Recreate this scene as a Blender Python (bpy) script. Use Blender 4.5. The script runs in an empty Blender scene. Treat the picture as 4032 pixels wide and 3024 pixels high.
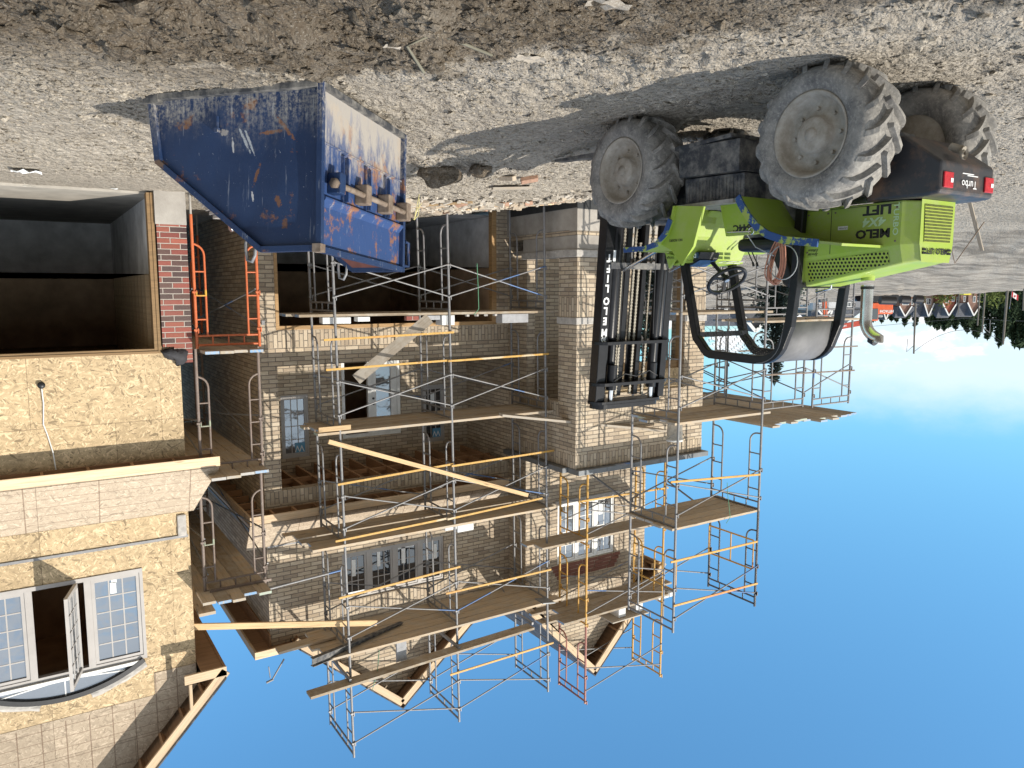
import bpy, bmesh, math, random
import numpy as np
from mathutils import Vector, Matrix, noise as mn
random.seed(7)
SC=bpy.context.scene; COL=SC.collection
R=math.radians; PI=math.pi
# ------------------------------------------------------------------ node helper
class NT:
    def __init__(s,nt): s.nt=nt; s.tc=None
    def n(s,t,**k):
        d=s.nt.nodes.new(t)
        for a,b in k.items(): setattr(d,a,b)
        return d
    def put(s,inp,v):
        if isinstance(v,bpy.types.NodeSocket): s.nt.links.new(v,inp)
        elif isinstance(v,(tuple,list)):
            if inp.type=='RGBA' and len(v)==3: v=(*v,1)
            inp.default_value=v
        else:
            inp.default_value=v if inp.type not in('RGBA','VECTOR') else ((v,v,v,1) if inp.type=='RGBA' else (v,v,v))
    def co(s,w):
        if s.tc is None: s.tc=s.n('ShaderNodeTexCoord')
        return s.tc.outputs[w]
    @property
    def obj(s): return s.co('Object')
    @property
    def uv(s): return s.co('UV')
    @property
    def rnd(s): return s.n('ShaderNodeObjectInfo').outputs['Random']
    def m(s,op,a,b=0.0,c=0.0,clamp=False):
        d=s.n('ShaderNodeMath',operation=op,use_clamp=clamp)
        for i,v in enumerate((a,b,c)): s.put(d.inputs[i],v)
        return d.outputs[0]
    def vm(s,op,a,b=(0,0,0)):
        d=s.n('ShaderNodeVectorMath',operation=op); s.put(d.inputs[0],a)
        s.put(d.inputs[3] if op=='SCALE' else d.inputs[1],b); return d.outputs[0]
    def map(s,v,sc=(1,1,1),rot=(0,0,0),loc=(0,0,0)):
        d=s.n('ShaderNodeMapping'); s.put(d.inputs[0],v); d.inputs[1].default_value=loc; d.inputs[2].default_value=rot; d.inputs[3].default_value=sc
        return d.outputs[0]
    def noise(s,v,sc=5,det=3,ro=.5,dist=0,col=False):
        d=s.n('ShaderNodeTexNoise'); s.put(d.inputs['Vector'],v); s.put(d.inputs['Scale'],sc); d.inputs['Detail'].default_value=det; d.inputs['Roughness'].default_value=ro; d.inputs['Distortion'].default_value=dist
        return d.outputs[1 if col else 0]
    def vor(s,v,sc=5,feat='F1',out=0,rand=1.0):
        d=s.n('ShaderNodeTexVoronoi',feature=feat); s.put(d.inputs['Vector'],v); s.put(d.inputs['Scale'],sc); d.inputs['Randomness'].default_value=rand
        return d.outputs[out]
    def wn(s,v,dim='3D'):
        d=s.n('ShaderNodeTexWhiteNoise',noise_dimensions=dim); s.put(d.inputs['Vector' if dim!='1D' else 'W'],v); return d.outputs[0]
    def sep(s,v): d=s.n('ShaderNodeSeparateXYZ'); s.put(d.inputs[0],v); return d.outputs
    def comb(s,x=0,y=0,z=0):
        d=s.n('ShaderNodeCombineXYZ')
        for i,v in enumerate((x,y,z)): s.put(d.inputs[i],v)
        return d.outputs[0]
    def ramp(s,f,st,interp='LINEAR'):
        d=s.n('ShaderNodeValToRGB'); d.color_ramp.interpolation=interp; s.put(d.inputs[0],f); e=d.color_ramp.elements
        while len(e)<len(st): e.new(.5)
        for i,(p,c) in enumerate(st):
            e[i].position=p; e[i].color=(c,c,c,1) if not isinstance(c,(tuple,list)) else (*c[:3],1)
        return d.outputs[0]
    def mix(s,f,a,b,mode='MIX'):
        d=s.n('ShaderNodeMix',data_type='RGBA',blend_type=mode); s.put(d.inputs[0],f); s.put(d.inputs[6],a); s.put(d.inputs[7],b); return d.outputs[2]
    def step(s,v,a,b): # smooth remap a..b -> 0..1
        d=s.n('ShaderNodeMapRange',interpolation_type='SMOOTHSTEP'); s.put(d.inputs[0],v); d.inputs[1].default_value=a; d.inputs[2].default_value=b; return d.outputs[0]
    def rotz(s,v,ang):
        d=s.n('ShaderNodeVectorRotate',rotation_type='Z_AXIS'); s.put(d.inputs['Vector'],v); s.put(d.inputs['Angle'],ang); return d.outputs[0]
MATS={}
def mat(name,fn=None,color=(.5,.5,.5),rough=.8,metal=0,spec=.5,bump=.0):
    m=bpy.data.materials.new(name); m.use_nodes=True; t=NT(m.node_tree); b=m.node_tree.nodes['Principled BSDF']
    b.inputs['Roughness'].default_value=rough; b.inputs['Metallic'].default_value=metal; b.inputs['Specular IOR Level'].default_value=spec
    r=fn(t) if fn else {}
    c=r.get('c',color); t.put(b.inputs['Base Color'],c)
    if 'r' in r: t.put(b.inputs['Roughness'],r['r'])
    if 'm' in r: t.put(b.inputs['Metallic'],r['m'])
    if 'b' in r:
        d=t.n('ShaderNodeBump'); d.inputs['Strength'].default_value=r.get('bs',1); d.inputs['Distance'].default_value=r.get('bd',.01); t.put(d.inputs['Height'],r['b']); t.nt.links.new(d.outputs[0],b.inputs['Normal'])
    MATS[name]=m; return m
def tint(t,base,amt=.25,sc=6,v=None):   # uneven tone of a plain surface
    n=t.noise(v or t.obj,sc,5,.6)
    return t.mix(t.ramp(n,[(.3,0),(.7,1)]),tuple(x*(1-amt) for x in base),tuple(min(1,x*(1+amt)) for x in base))
def simple(name,base,rough=.7,metal=0,amt=.2,sc=6,spec=.5,bd=0,bsc=60):
    def f(t):
        r={'c':tint(t,base,amt,sc)}
        if bd: r['b']=t.noise(t.obj,bsc,4,.6); r['bd']=bd
        return r
    return mat(name,f,rough=rough,metal=metal,spec=spec)
# ------------------------------------------------------------------ mesh builder
class MB:
    def __init__(s): s.v=[];s.f=[];s.uv=[];s.mi=[];s.sm=[]
    def face(s,vs,uv=None,mi=0,sm=False,swap=False):
        i=len(s.v); s.v.extend(tuple(map(float,p)) for p in vs); s.f.append(tuple(range(i,i+len(vs))))
        if uv is None:
            n=[0,0,0]
            for a in range(len(vs)):
                p,q=vs[a],vs[(a+1)%len(vs)]
                n[0]+=(p[1]-q[1])*(p[2]+q[2]); n[1]+=(p[2]-q[2])*(p[0]+q[0]); n[2]+=(p[0]-q[0])*(p[1]+q[1])
            k=max(range(3),key=lambda j:abs(n[j])); uv=[((p[1],p[2]),(p[0],p[2]),(p[0],p[1]))[k] for p in vs]
            if swap: uv=[(b,a) for a,b in uv]
        s.uv.append(uv); s.mi.append(mi); s.sm.append(sm)
    def grid(s,P,mi=0,sm=True,uv=None,cu=False,cv=False):   # P: rows of points, shared vertices
        a=len(P); b=len(P[0]); o=len(s.v)
        for r in P: s.v.extend(tuple(map(float,p)) for p in r)
        for i in range(a if cu else a-1):
            for j in range(b if cv else b-1):
                i2=(i+1)%a; j2=(j+1)%b
                s.f.append((o+i*b+j,o+i*b+j2,o+i2*b+j2,o+i2*b+j))
                s.uv.append([uv[i][j],uv[i][j+1] if j+1<len(uv[i]) else uv[i][j],uv[i+1][j+1] if j+1<len(uv[i]) and i+1<len(uv) else uv[i][j],uv[i+1][j] if i+1<len(uv) else uv[i][j]] if uv else [(i,j),(i,j+1),(i+1,j+1),(i+1,j)])
                s.mi.append(mi); s.sm.append(sm)
    def hexa(s,p,mi=0,uvs=None,swap=False):  # 8 corners: bottom 0-3 ccw, top 4-7
        for q in ((3,2,1,0),(4,5,6,7),(0,1,5,4),(1,2,6,5),(2,3,7,6),(3,0,4,7)): s.face([p[i] for i in q],mi=mi,swap=swap)
    def box(s,x0,x1,y0,y1,z0,z1,mi=0,swap=False):
        s.hexa([(x0,y0,z0),(x1,y0,z0),(x1,y1,z0),(x0,y1,z0),(x0,y0,z1),(x1,y0,z1),(x1,y1,z1),(x0,y1,z1)],mi,swap=swap); return s
    def beam(s,p0,p1,w,h,up=(0,0,1),mi=0,uo=None):
        p0=Vector(p0);p1=Vector(p1);d=(p1-p0);L=d.length;d.normalize();u=Vector(up)
        sd=d.cross(u)
        if sd.length<1e-4: sd=d.cross(Vector((1,0,0)))
        sd.normalize();u=sd.cross(d);o=random.uniform(0,9) if uo is None else uo
        c=[(-w/2,-h/2),(w/2,-h/2),(w/2,h/2),(-w/2,h/2)]
        A=[p0+sd*a+u*b for a,b in c];B=[p1+sd*a+u*b for a,b in c]
        per=[0,w,w+h,2*w+h,2*w+2*h]
        for i in range(4):
            j=(i+1)%4; s.face([A[i],A[j],B[j],B[i]],[(o,o+per[i]),(o,o+per[i+1]),(o+L,o+per[i+1]),(o+L,o+per[i])],mi)
        s.face(A[::-1],[(o,o),(o+.01,o),(o+.01,o+.05),(o,o+.05)],mi);s.face(B,[(o,o),(o+.01,o),(o+.01,o+.05),(o,o+.05)],mi); return s
    def tube(s,pts,r,n=8,mi=0,closed=False,caps=True,rs=None):
        P=[Vector(p) for p in pts];m=len(P);rows=[];prev=None
        for i in range(m):
            a=P[i-1] if (i>0 or closed) else P[i]; b=P[(i+1)%m] if (i<m-1 or closed) else P[i]
            d=(b-a).normalized()
            if prev is None:
                u=d.cross(Vector((0,0,1)))
                if u.length<.05: u=d.cross(Vector((1,0,0)))
            else: u=prev-d*prev.dot(d)
            u.normalize();prev=u;w=d.cross(u);rr=rs[i] if rs else r
            rows.append([P[i]+(u*math.cos(2*PI*k/n)+w*math.sin(2*PI*k/n))*rr for k in range(n)])
        s.grid(rows,mi,True,cu=closed,cv=True)
        if caps and not closed: s.face(rows[0][::-1],mi=mi);s.face(rows[-1],mi=mi)
        return s
    def prism(s,pts,ax,a0,a1,mi=0):
        f={'x':lambda p,a:(a,p[0],p[1]),'y':lambda p,a:(p[0],a,p[1]),'z':lambda p,a:(p[0],p[1],a)}[ax]
        A=[f(p,a0) for p in pts];B=[f(p,a1) for p in pts];n=len(pts)
        s.face(A[::-1],mi=mi);s.face(B,mi=mi)
        for i in range(n): s.face([A[i],A[(i+1)%n],B[(i+1)%n],B[i]],mi=mi)
        return s
    def lathe(s,prof,o,ax='x',n=24,mi=0,sm=True):  # prof (r, along)
        rows=[]
        for r,a in prof:
            rw=[]
            for k in range(n):
                c,t=r*math.cos(2*PI*k/n),r*math.sin(2*PI*k/n)
                rw.append({'x':(o[0]+a,o[1]+c,o[2]+t),'y':(o[0]+c,o[1]+a,o[2]+t),'z':(o[0]+c,o[1]+t,o[2]+a)}[ax])
            rows.append(rw)
        s.grid(rows,mi,sm,cv=True); return s
    def wall_x(s,Y,t,x0,x1,z0,z1,holes=(),mi=0):  # wall facing -y
        xs=sorted({x0,x1,*[min(max(h[i],x0),x1) for h in holes for i in(0,1)]});zs=sorted({z0,z1,*[min(max(h[i],z0),z1) for h in holes for i in(2,3)]})
        for i in range(len(xs)-1):
            for j in range(len(zs)-1):
                cx=(xs[i]+xs[i+1])/2;cz=(zs[j]+zs[j+1])/2
                if any(h[0]<cx<h[1] and h[2]<cz<h[3] for h in holes): continue
                a,b,c,d=xs[i],xs[i+1],zs[j],zs[j+1]
                s.face([(a,Y,c),(b,Y,c),(b,Y,d),(a,Y,d)],mi=mi);s.face([(b,Y+t,c),(a,Y+t,c),(a,Y+t,d),(b,Y+t,d)],mi=mi)
        for a,b,c,d in [(x0,x1,z0,z1),*holes]:
            a=max(a,x0);b=min(b,x1);c=max(c,z0);d=min(d,z1)
            hole=(a,b,c,d)!=(x0,x1,z0,z1)
            for p,q in (((a,c),(a,d)),((b,c),(b,d)),((a,c),(b,c)),((a,d),(b,d))):
                if hole and ((p[0]==q[0] and p[0] in (x0,x1)) or (p[1]==q[1] and p[1] in (z0,z1))): continue
                s.face([(p[0],Y,p[1]),(q[0],Y,q[1]),(q[0],Y+t,q[1]),(p[0],Y+t,p[1])],mi=mi)
        return s
    def wall_y(s,X,t,y0,y1,z0,z1,holes=(),mi=0):  # wall facing +x (t towards -x)
        m=MB();m.wall_x(X,t,y0,y1,z0,z1,holes,mi)
        for f,k in zip(m.f,m.mi): s.face([(2*X-m.v[i][1],m.v[i][0],m.v[i][2]) for i in f],mi=k)
        return s
    def build(s,name,mats,parent=None,world=True,smooth=False):
        me=bpy.data.meshes.new(name); off=Vector((0,0,0))
        if parent and world:
            p=parent
            while p: off+=p.location; p=p.parent
        V=[(a-off.x,b-off.y,c-off.z) for a,b,c in s.v]
        me.from_pydata(V,[],s.f); uvl=me.uv_layers.new(name='UVMap')
        flat=[c for u in s.uv for q in u for c in q]; uvl.data.foreach_set('uv',flat)
        for mm in (mats if isinstance(mats,(list,tuple)) else [mats]): me.materials.append(mm)
        me.polygons.foreach_set('material_index',s.mi); me.polygons.foreach_set('use_smooth',[bool(x) or smooth for x in s.sm]); me.update()
        o=bpy.data.objects.new(name,me); COL.objects.link(o)
        if parent: o.parent=parent
        return o
def tag(o,label=None,cat=None,group=None,kind=None):
    for k,v in (('label',label),('category',cat),('group',group),('kind',kind)):
        if v: o[k]=v
    return o
def thing(name,label,cat,loc=(0,0,0),rz=0,group=None):
    o=bpy.data.objects.new(name,None); COL.objects.link(o); o.location=loc; o.rotation_euler=(0,0,rz); o.empty_display_size=.1
    return tag(o,label,cat,group)
def solo(mb,name,m,label,cat,group=None,kind=None): return tag(mb.build(name,m),label,cat,group,kind)
def copy_tree(o,parent=None):
    c=o.copy(); COL.objects.link(c); c.parent=parent
    for ch in list(o.children): copy_tree(ch,c)
    return c
def bevel(o,w=.01,seg=2):
    m=o.modifiers.new('b','BEVEL'); m.width=w; m.segments=seg; m.limit_method='ANGLE'; m.angle_limit=R(40); 
    wd=o.modifiers.new('w','WELD'); wd.merge_threshold=.0005
    o.modifiers.move(1,0)
    return o
def text(body,size,loc,xdir,updir,m,parent,name='lettering',ext=.001,sx=1,shear=0,bold=0,space=1,align='CENTER'):
    cu=bpy.data.curves.new('t','FONT'); cu.body=body; cu.size=size; cu.extrude=ext; cu.align_x=align; cu.align_y='CENTER'; cu.shear=shear; cu.offset=bold; cu.space_character=space; cu.resolution_u=2
    o=bpy.data.objects.new('t',cu); COL.objects.link(o); bpy.context.view_layer.update()
    me=bpy.data.meshes.new_from_object(o.evaluated_get(bpy.context.evaluated_depsgraph_get())); bpy.data.objects.remove(o); bpy.data.curves.remove(cu)
    x=Vector(xdir).normalized();u=Vector(updir).normalized();n=x.cross(u);u=n.cross(x)
    M=Matrix(((x.x*sx,u.x,n.x,loc[0]),(x.y*sx,u.y,n.y,loc[1]),(x.z*sx,u.z,n.z,loc[2]),(0,0,0,1)))
    off=Vector((0,0,0));p=parent
    while p: off+=p.location;p=p.parent
    me.transform(Matrix.Translation(-off)@M); me.materials.clear(); me.materials.append(m)
    o=bpy.data.objects.new(name,me); COL.objects.link(o); o.parent=parent; return o
# ------------------------------------------------------------------ camera
TH,PT,FL,EYE=R(32.4),R(6.9),3027.7,1.75
cc,ss,cp,sp=math.cos(TH),math.sin(TH),math.cos(PT),math.sin(PT)
Rv=Vector((cc,ss,0));Fv=Vector((-ss*cp,cc*cp,sp));Uv=Vector((ss*sp,-cc*sp,cp))
cam=bpy.data.cameras.new('camera');cam.sensor_width=36;cam.lens=36*FL/4032;cam.clip_end=3000;cam.clip_start=.05
co=bpy.data.objects.new('camera',cam);COL.objects.link(co);SC.camera=co
a,b,z=-Rv,-Uv,-Fv      # the phone was held upside down
co.matrix_world=Matrix(((a.x,b.x,z.x,0),(a.y,b.y,z.y,0),(a.z,b.z,z.z,EYE),(0,0,0,1)))
def far(x,y,D):        # a far place known only by its direction: source pixel + distance
    d=Fv+Rv*((2016-x)/FL)+Uv*((y-1512)/FL); return Vector((D*d.x,D*d.y,EYE+D*d.z))
# ------------------------------------------------------------------ materials
def brickmat(name,cols,mortar,bw=.267,bh=.08,mw=.011,dirt=.35,hl=.28):
    def f(t):
        sx=t.sep(t.uv);row=t.m('FLOOR',t.m('DIVIDE',sx[1],bh));off=t.m('MULTIPLY',t.m('FLOORED_MODULO',row,2),.5)
        wob=t.m('MULTIPLY',t.m('SUBTRACT',t.noise(t.uv,14,2),.5),.006)
        uu=t.m('ADD',t.m('DIVIDE',t.m('ADD',sx[0],wob),bw),off);col=t.m('FLOOR',uu)
        fu=t.m('MULTIPLY',t.m('SUBTRACT',uu,col),bw);fv=t.m('SUBTRACT',t.m('ADD',sx[1],wob),t.m('MULTIPLY',row,bh))
        e=t.m('MINIMUM',t.m('MINIMUM',fu,t.m('SUBTRACT',bw,fu)),t.m('MINIMUM',fv,t.m('SUBTRACT',bh,fv)))
        brick=t.step(e,mw*.35,mw*.75)
        rv=t.wn(t.comb(col,row,3.3));rc=t.ramp(rv,[(i/len(cols),c) for i,c in enumerate(cols)],'CONSTANT')
        n1=t.noise(t.map(t.uv,(9,40,1)),1,4,.7);n2=t.noise(t.uv,60,3,.7)
        rc=t.mix(t.ramp(n1,[(.38,dirt),(.6,0)]),rc,t.mix(1,rc,(.42,.36,.30),'MULTIPLY'))
        rc=t.mix(t.ramp(n2,[(.45,0),(.75,hl)]),rc,(.62,.55,.45))
        v2=t.m('MULTIPLY',t.m('SUBTRACT',t.wn(t.comb(row,col,7.1)),.5),.26)
        rc=t.mix(1,rc,t.comb(t.m('ADD',1,v2),t.m('ADD',1,v2),t.m('ADD',1,v2)),'MULTIPLY')
        c=t.mix(brick,t.mix(t.noise(t.uv,30,2),tuple(x*.7 for x in mortar),mortar),rc)
        big=t.noise(t.obj,.9,4,.6);c=t.mix(t.ramp(big,[(.35,.14),(.65,0)]),c,(.30,.27,.23))
        return {'c':c,'b':t.m('ADD',brick,t.m('MULTIPLY',n2,.35)),'bd':.010,'bs':1}
    return mat(name,f,rough=.9,spec=.25)
BRICK=brickmat('buff_brick',[(.50,.42,.315),(.47,.385,.285),(.53,.45,.345),(.41,.33,.24),(.49,.41,.31),(.36,.29,.215),(.51,.42,.305)],(.24,.205,.17),dirt=.22)
REDBRICK=brickmat('red_brick',[(.25,.07,.055),(.22,.06,.05),(.28,.085,.06),(.10,.055,.05),(.24,.065,.05),(.075,.045,.045)],(.5,.44,.39),.272,.0815,.012,.15,.06)
FARBRICK=simple('far_brick',(.2,.1,.075),.9,amt=.3,sc=2)
def osbf(base,grid=0,con=1.0):
    def f(t):
        v=None;pr=None;wob=t.vm('SCALE',t.noise(t.uv,20,2,col=True),.03);q=t.vm('ADD',t.uv,wob)
        for k,(a_,sc) in enumerate(((.25,9.5),(-.5,12),(1.25,10.5),(-1.1,14),(.8,12),(-.12,9))):
            L=t.sep(t.vor(t.map(t.map(q,(1,1,1),(0,0,a_),(k*3.1,k*1.7,0)),(sc,sc*4.6,1)),1,out=1))
            if v is None: v,pr=L[0],L[1]
            else:
                g=t.m('GREATER_THAN',L[1],pr);v=t.m('ADD',t.m('MULTIPLY',v,t.m('SUBTRACT',1,g)),t.m('MULTIPLY',L[0],g));pr=t.m('MAXIMUM',pr,L[1])
        c=t.ramp(v,[(.02,tuple(x*(1-.55*con) for x in base)),(.14,tuple(x*(1-.2*con) for x in base)),(.5,base),(.8,tuple(min(1,x*(1+.12*con)+.015*con) for x in base)),(.96,tuple(min(1,x*(1+.4*con)+.05*con) for x in base))])
        c=t.mix(t.ramp(t.noise(t.uv,3,5,.7),[(.3,.35),(.62,0)]),c,tuple(x*.66 for x in base))
        c=t.mix(t.ramp(t.noise(t.uv,45,2),[(.22,.8),(.3,0)]),c,(.16,.09,.04))
        s=t.sep(t.uv);sr=t.m('FLOOR',t.m('DIVIDE',s[1],1.22));su=t.m('ADD',t.m('DIVIDE',s[0],2.44),t.m('MULTIPLY',t.m('FLOORED_MODULO',sr,2),.43))
        tone=t.m('ADD',.9,t.m('MULTIPLY',t.wn(t.comb(t.m('FLOOR',su),sr,1.7)),.2));c=t.mix(1,c,t.comb(tone,tone,t.m('MULTIPLY',tone,.99)),'MULTIPLY')
        sm=t.m('MAXIMUM',t.m('LESS_THAN',t.m('MULTIPLY',t.m('FRACT',su),2.44),.006),t.m('LESS_THAN',t.m('MULTIPLY',t.m('FRACT',t.m('DIVIDE',s[1],1.22)),1.22),.006));c=t.mix(t.m('MULTIPLY',sm,.75),c,(.07,.045,.025))
        if grid:
            pass
            def ln(q,p,w,o=0):
                k=t.m('FRACT',t.m('DIVIDE',t.m('ADD',q,o),p));d=t.m('MULTIPLY',t.m('ABSOLUTE',t.m('SUBTRACT',k,.5)),p);return t.m('LESS_THAN',d,w)
            L=t.m('MAXIMUM',t.m('MULTIPLY',ln(s[0],.305,.008),t.m('GREATER_THAN',t.wn(t.comb(t.m('FLOOR',t.m('DIVIDE',s[0],.305)),t.m('FLOOR',t.m('DIVIDE',s[1],1.6)),0)),.45)),t.m('MULTIPLY',ln(s[1],.17,.0045),t.m('GREATER_THAN',t.wn(t.comb(t.m('FLOOR',t.m('DIVIDE',s[0],1.22)),t.m('FLOOR',t.m('DIVIDE',s[1],.27)),2)),.3)))
            c=t.mix(t.m('MULTIPLY',L,t.m('ADD',.35,t.m('MULTIPLY',t.noise(t.uv,7,2),.6))),c,(.14,.09,.06))
        return {'c':c,'b':v,'bd':.002,'bs':.5}
    return f
OSB=mat('osb_panel',osbf((.49,.37,.225),0,1.0),rough=.75,spec=.3)
OSBROOF=mat('osb_roof_sheathing',osbf((.41,.335,.255),1,.6),rough=.8,spec=.25)
def woodf(base,kn=True,dirty=0,dark=.55):
    def f(t):
        r=t.rnd;uv=t.vm('ADD',t.uv,t.comb(t.m('MULTIPLY',r,37),t.m('MULTIPLY',r,11),0))
        g=t.noise(t.map(uv,(1.2,26,1)),1,5,.65,1.2);g2=t.noise(t.map(uv,(4,120,1)),1,2)
        c=t.ramp(g,[(.25,tuple(x*dark for x in base)),(.5,base),(.75,tuple(min(1,x*1.2) for x in base))])
        c=t.mix(t.ramp(g2,[(.3,.35),(.6,0)]),c,tuple(x*.6 for x in base))
        if kn: c=t.mix(t.ramp(t.vor(t.map(uv,(1.6,9,1)),1),[(.05,.85),(.16,0)]),c,tuple(x*.3 for x in base))
        k=t.m('ADD',.68,t.m('MULTIPLY',r,.64));c=t.mix(1,c,t.comb(k,k,k),'MULTIPLY')
        if dirty: c=t.mix(t.ramp(t.noise(uv,4,5,.7),[(.42,0),(.62,dirty)]),c,(.42,.39,.34))
        return {'c':c,'b':g2,'bd':.001}
    return f
PINE=mat('pine_lumber',woodf((.50,.35,.195)),rough=.75,spec=.3)
PALEWOOD=mat('pale_fascia_lumber',woodf((.66,.49,.32),dirty=.25),rough=.8,spec=.25)
PLANK=mat('scaffold_plank',woodf((.43,.34,.24),dirty=.6),rough=.9,spec=.2)
GREYPLANK=mat('grey_plank',woodf((.36,.31,.25),False,dirty=.7),rough=.9,spec=.2)
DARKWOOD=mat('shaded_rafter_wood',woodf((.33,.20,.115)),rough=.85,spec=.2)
FRAMEWOOD=mat('garage_trim_wood',woodf((.36,.225,.105),False),rough=.6,spec=.4)
def plankend(t):
    n=t.noise(t.obj,25,3);r=t.rnd
    c=t.ramp(r,[(0,(.22,.36,.55)),(.34,(.45,.44,.42)),(.5,(.30,.42,.58)),(.62,(.40,.46,.38)),(.75,(.42,.36,.28))],'CONSTANT')
    return {'c':t.mix(t.ramp(n,[(.45,0),(.6,.8)]),c,(.42,.40,.37))}
PLANKEND=mat('painted_plank_end',plankend,rough=.85,spec=.2)
def metalf(base,paints=(),rust=.25,wear=.0):
    def f(t):
        n=t.noise(t.obj,9,5,.65);c=t.mix(n,tuple(x*.65 for x in base),tuple(min(1,x*1.3) for x in base))
        for i,p in enumerate(paints): c=t.mix(t.m('MULTIPLY',t.step(t.noise(t.map(t.obj,(1,1,2.6),loc=(i*3.7,i,0)),.8,1),.66,.68),.85),c,p)
        c=t.mix(t.ramp(t.noise(t.obj,17,4,.75),[(.55,0),(.72,rust)]),c,(.16,.075,.035))
        c=t.mix(t.ramp(t.noise(t.obj,38,3,.7),[(.58,0),(.7,wear)]),c,(.5,.48,.44))
        return {'c':c,'b':n,'bd':.001}
    return f
STEEL=mat('galvanised_tube',metalf((.23,.23,.235),[(.07,.16,.36)],.4,.35),rough=.55,metal=.3)
BROWNTUBE=mat('brown_painted_tube',metalf((.20,.155,.13),[(.33,.38,.28)],.6,.35),rough=.6,metal=.1)
ORANGE=mat('orange_painted_tube',metalf((.52,.125,.04),[(.62,.40,.05)],.4,.15),rough=.5)
YELLOW=mat('yellow_painted_tube',metalf((.58,.32,.06),[(.55,.22,.06)],.6,.25),rough=.5)
REDTUBE=mat('red_painted_tube',metalf((.33,.12,.085),[(.45,.22,.09)],.6,.3),rough=.5)
YBAR=mat('yellow_guard_bar',metalf((.53,.31,.07),[(.55,.46,.32),(.50,.26,.06)],.7,.5),rough=.6)
CONC=mat('cast_concrete',lambda t:{'c':t.mix(t.ramp(t.noise(t.obj,2.2,5,.65),[(.3,0),(.7,1)]),(.27,.25,.225),(.43,.405,.37)),'b':t.noise(t.obj,50,4,.7),'bd':.004},rough=.9,spec=.2)
STONE=simple('precast_stone',(.40,.38,.355),.85,amt=.22,sc=12,bd=.003)
CAPMETAL=simple('dark_cap_flashing',(.17,.18,.19),.45,.3,.2,3)
BLACK=simple('black_paint',(.011,.011,.013),.33,0,.35,14,.3,.0006,70)
BLACKDUST=mat('dusty_black_steel',lambda t:{'c':t.mix(t.ramp(t.noise(t.obj,7,6,.7),[(.42,0),(.7,.75)]),(.04,.043,.05),(.33,.31,.275)),'b':t.noise(t.obj,40,3),'bd':.001},rough=.55)
RUSTBLACK=mat('rusty_black_steel',lambda t:{'c':t.mix(t.ramp(t.noise(t.obj,5,6,.7),[(.45,0),(.7,.8)]),(.03,.031,.036),(.17,.10,.065)),'b':t.noise(t.obj,40,3),'bd':.001},rough=.45)
def tyref(t):
    n=t.noise(t.obj,7,6,.7);m=t.noise(t.obj,34,5,.75)
    c=t.mix(t.ramp(n,[(.32,0),(.62,1)]),(.125,.122,.12),(.30,.285,.26));c=t.mix(t.ramp(m,[(.50,0),(.66,.7)]),c,(.40,.38,.345))
    return {'c':c,'b':t.m('ADD',m,n),'bd':.006}
TYRE=mat('muddy_tyre_rubber',tyref,rough=.92,spec=.15)
RIMM=mat('muddy_wheel_rim',lambda t:{'c':t.mix(t.ramp(t.noise(t.obj,8,6,.7),[(.35,0),(.65,1)]),(.27,.24,.195),(.42,.385,.335)),'b':t.noise(t.obj,40,5,.7),'bd':.005},rough=.9,spec=.15)
def limef(t):
    n=t.noise(t.obj,3,5,.6);s=t.noise(t.obj,55,4,.75)
    c=t.mix(n,(.265,.385,.035),(.32,.44,.05));c=t.mix(t.ramp(n,[(.45,0),(.75,.3)]),c,(.40,.39,.24))
    return {'c':t.mix(t.ramp(t.noise(t.obj,1.7,7,.78),[(.48,0),(.72,.55)]),t.mix(t.ramp(s,[(.66,0),(.74,.7)]),c,(.33,.31,.2)),(.36,.34,.25)),'b':t.m('ADD',s,t.m('MULTIPLY',t.noise(t.obj,2.2,2),8)),'bd':.0012,'r':t.m('ADD',.32,t.m('MULTIPLY',t.noise(t.obj,6,4),.4))}
LIME=mat('lime_green_paint',limef,rough=.42)
WORNBLUE=mat('worn_blue_edge_paint',lambda t:{'c':t.mix(t.ramp(t.noise(t.obj,9,6,.75),[(.54,0),(.57,1)]),(.02,.07,.22),(.33,.41,.08))},rough=.55)
def holes(t,px,py,rx,ry,stag,base,round_=False):
    s=t.sep(t.uv);row=t.m('FLOOR',t.m('DIVIDE',s[1],py));o=t.m('MULTIPLY',t.m('FLOORED_MODULO',row,2),.5*stag)
    fu=t.m('MULTIPLY',t.m('ABSOLUTE',t.m('SUBTRACT',t.m('FRACT',t.m('ADD',t.m('DIVIDE',s[0],px),o)),.5)),px);fv=t.m('MULTIPLY',t.m('ABSOLUTE',t.m('SUBTRACT',t.m('FRACT',t.m('DIVIDE',s[1],py)),.5)),py)
    if round_: h=t.m('LESS_THAN',t.m('SQRT',t.m('ADD',t.m('MULTIPLY',fu,fu),t.m('MULTIPLY',fv,fv))),rx)
    else: h=t.m('MULTIPLY',t.m('LESS_THAN',fu,rx),t.m('LESS_THAN',fv,ry))
    return {'c':t.mix(h,base,(.01,.012,.005)),'b':t.m('SUBTRACT',1,h),'bd':.004,'r':t.m('ADD',.4,t.m('MULTIPLY',h,.5))}
GRILLE=mat('slotted_lime_panel',lambda t:holes(t,.0165,.0245,.0062,.0085,0,(.36,.44,.06)),rough=.45)
VENT=mat('perforated_lime_panel',lambda t:holes(t,.034,.030,.0105,.01,1,(.31,.39,.04),True),rough=.45)
MESHM=None
BLUE=None
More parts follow.
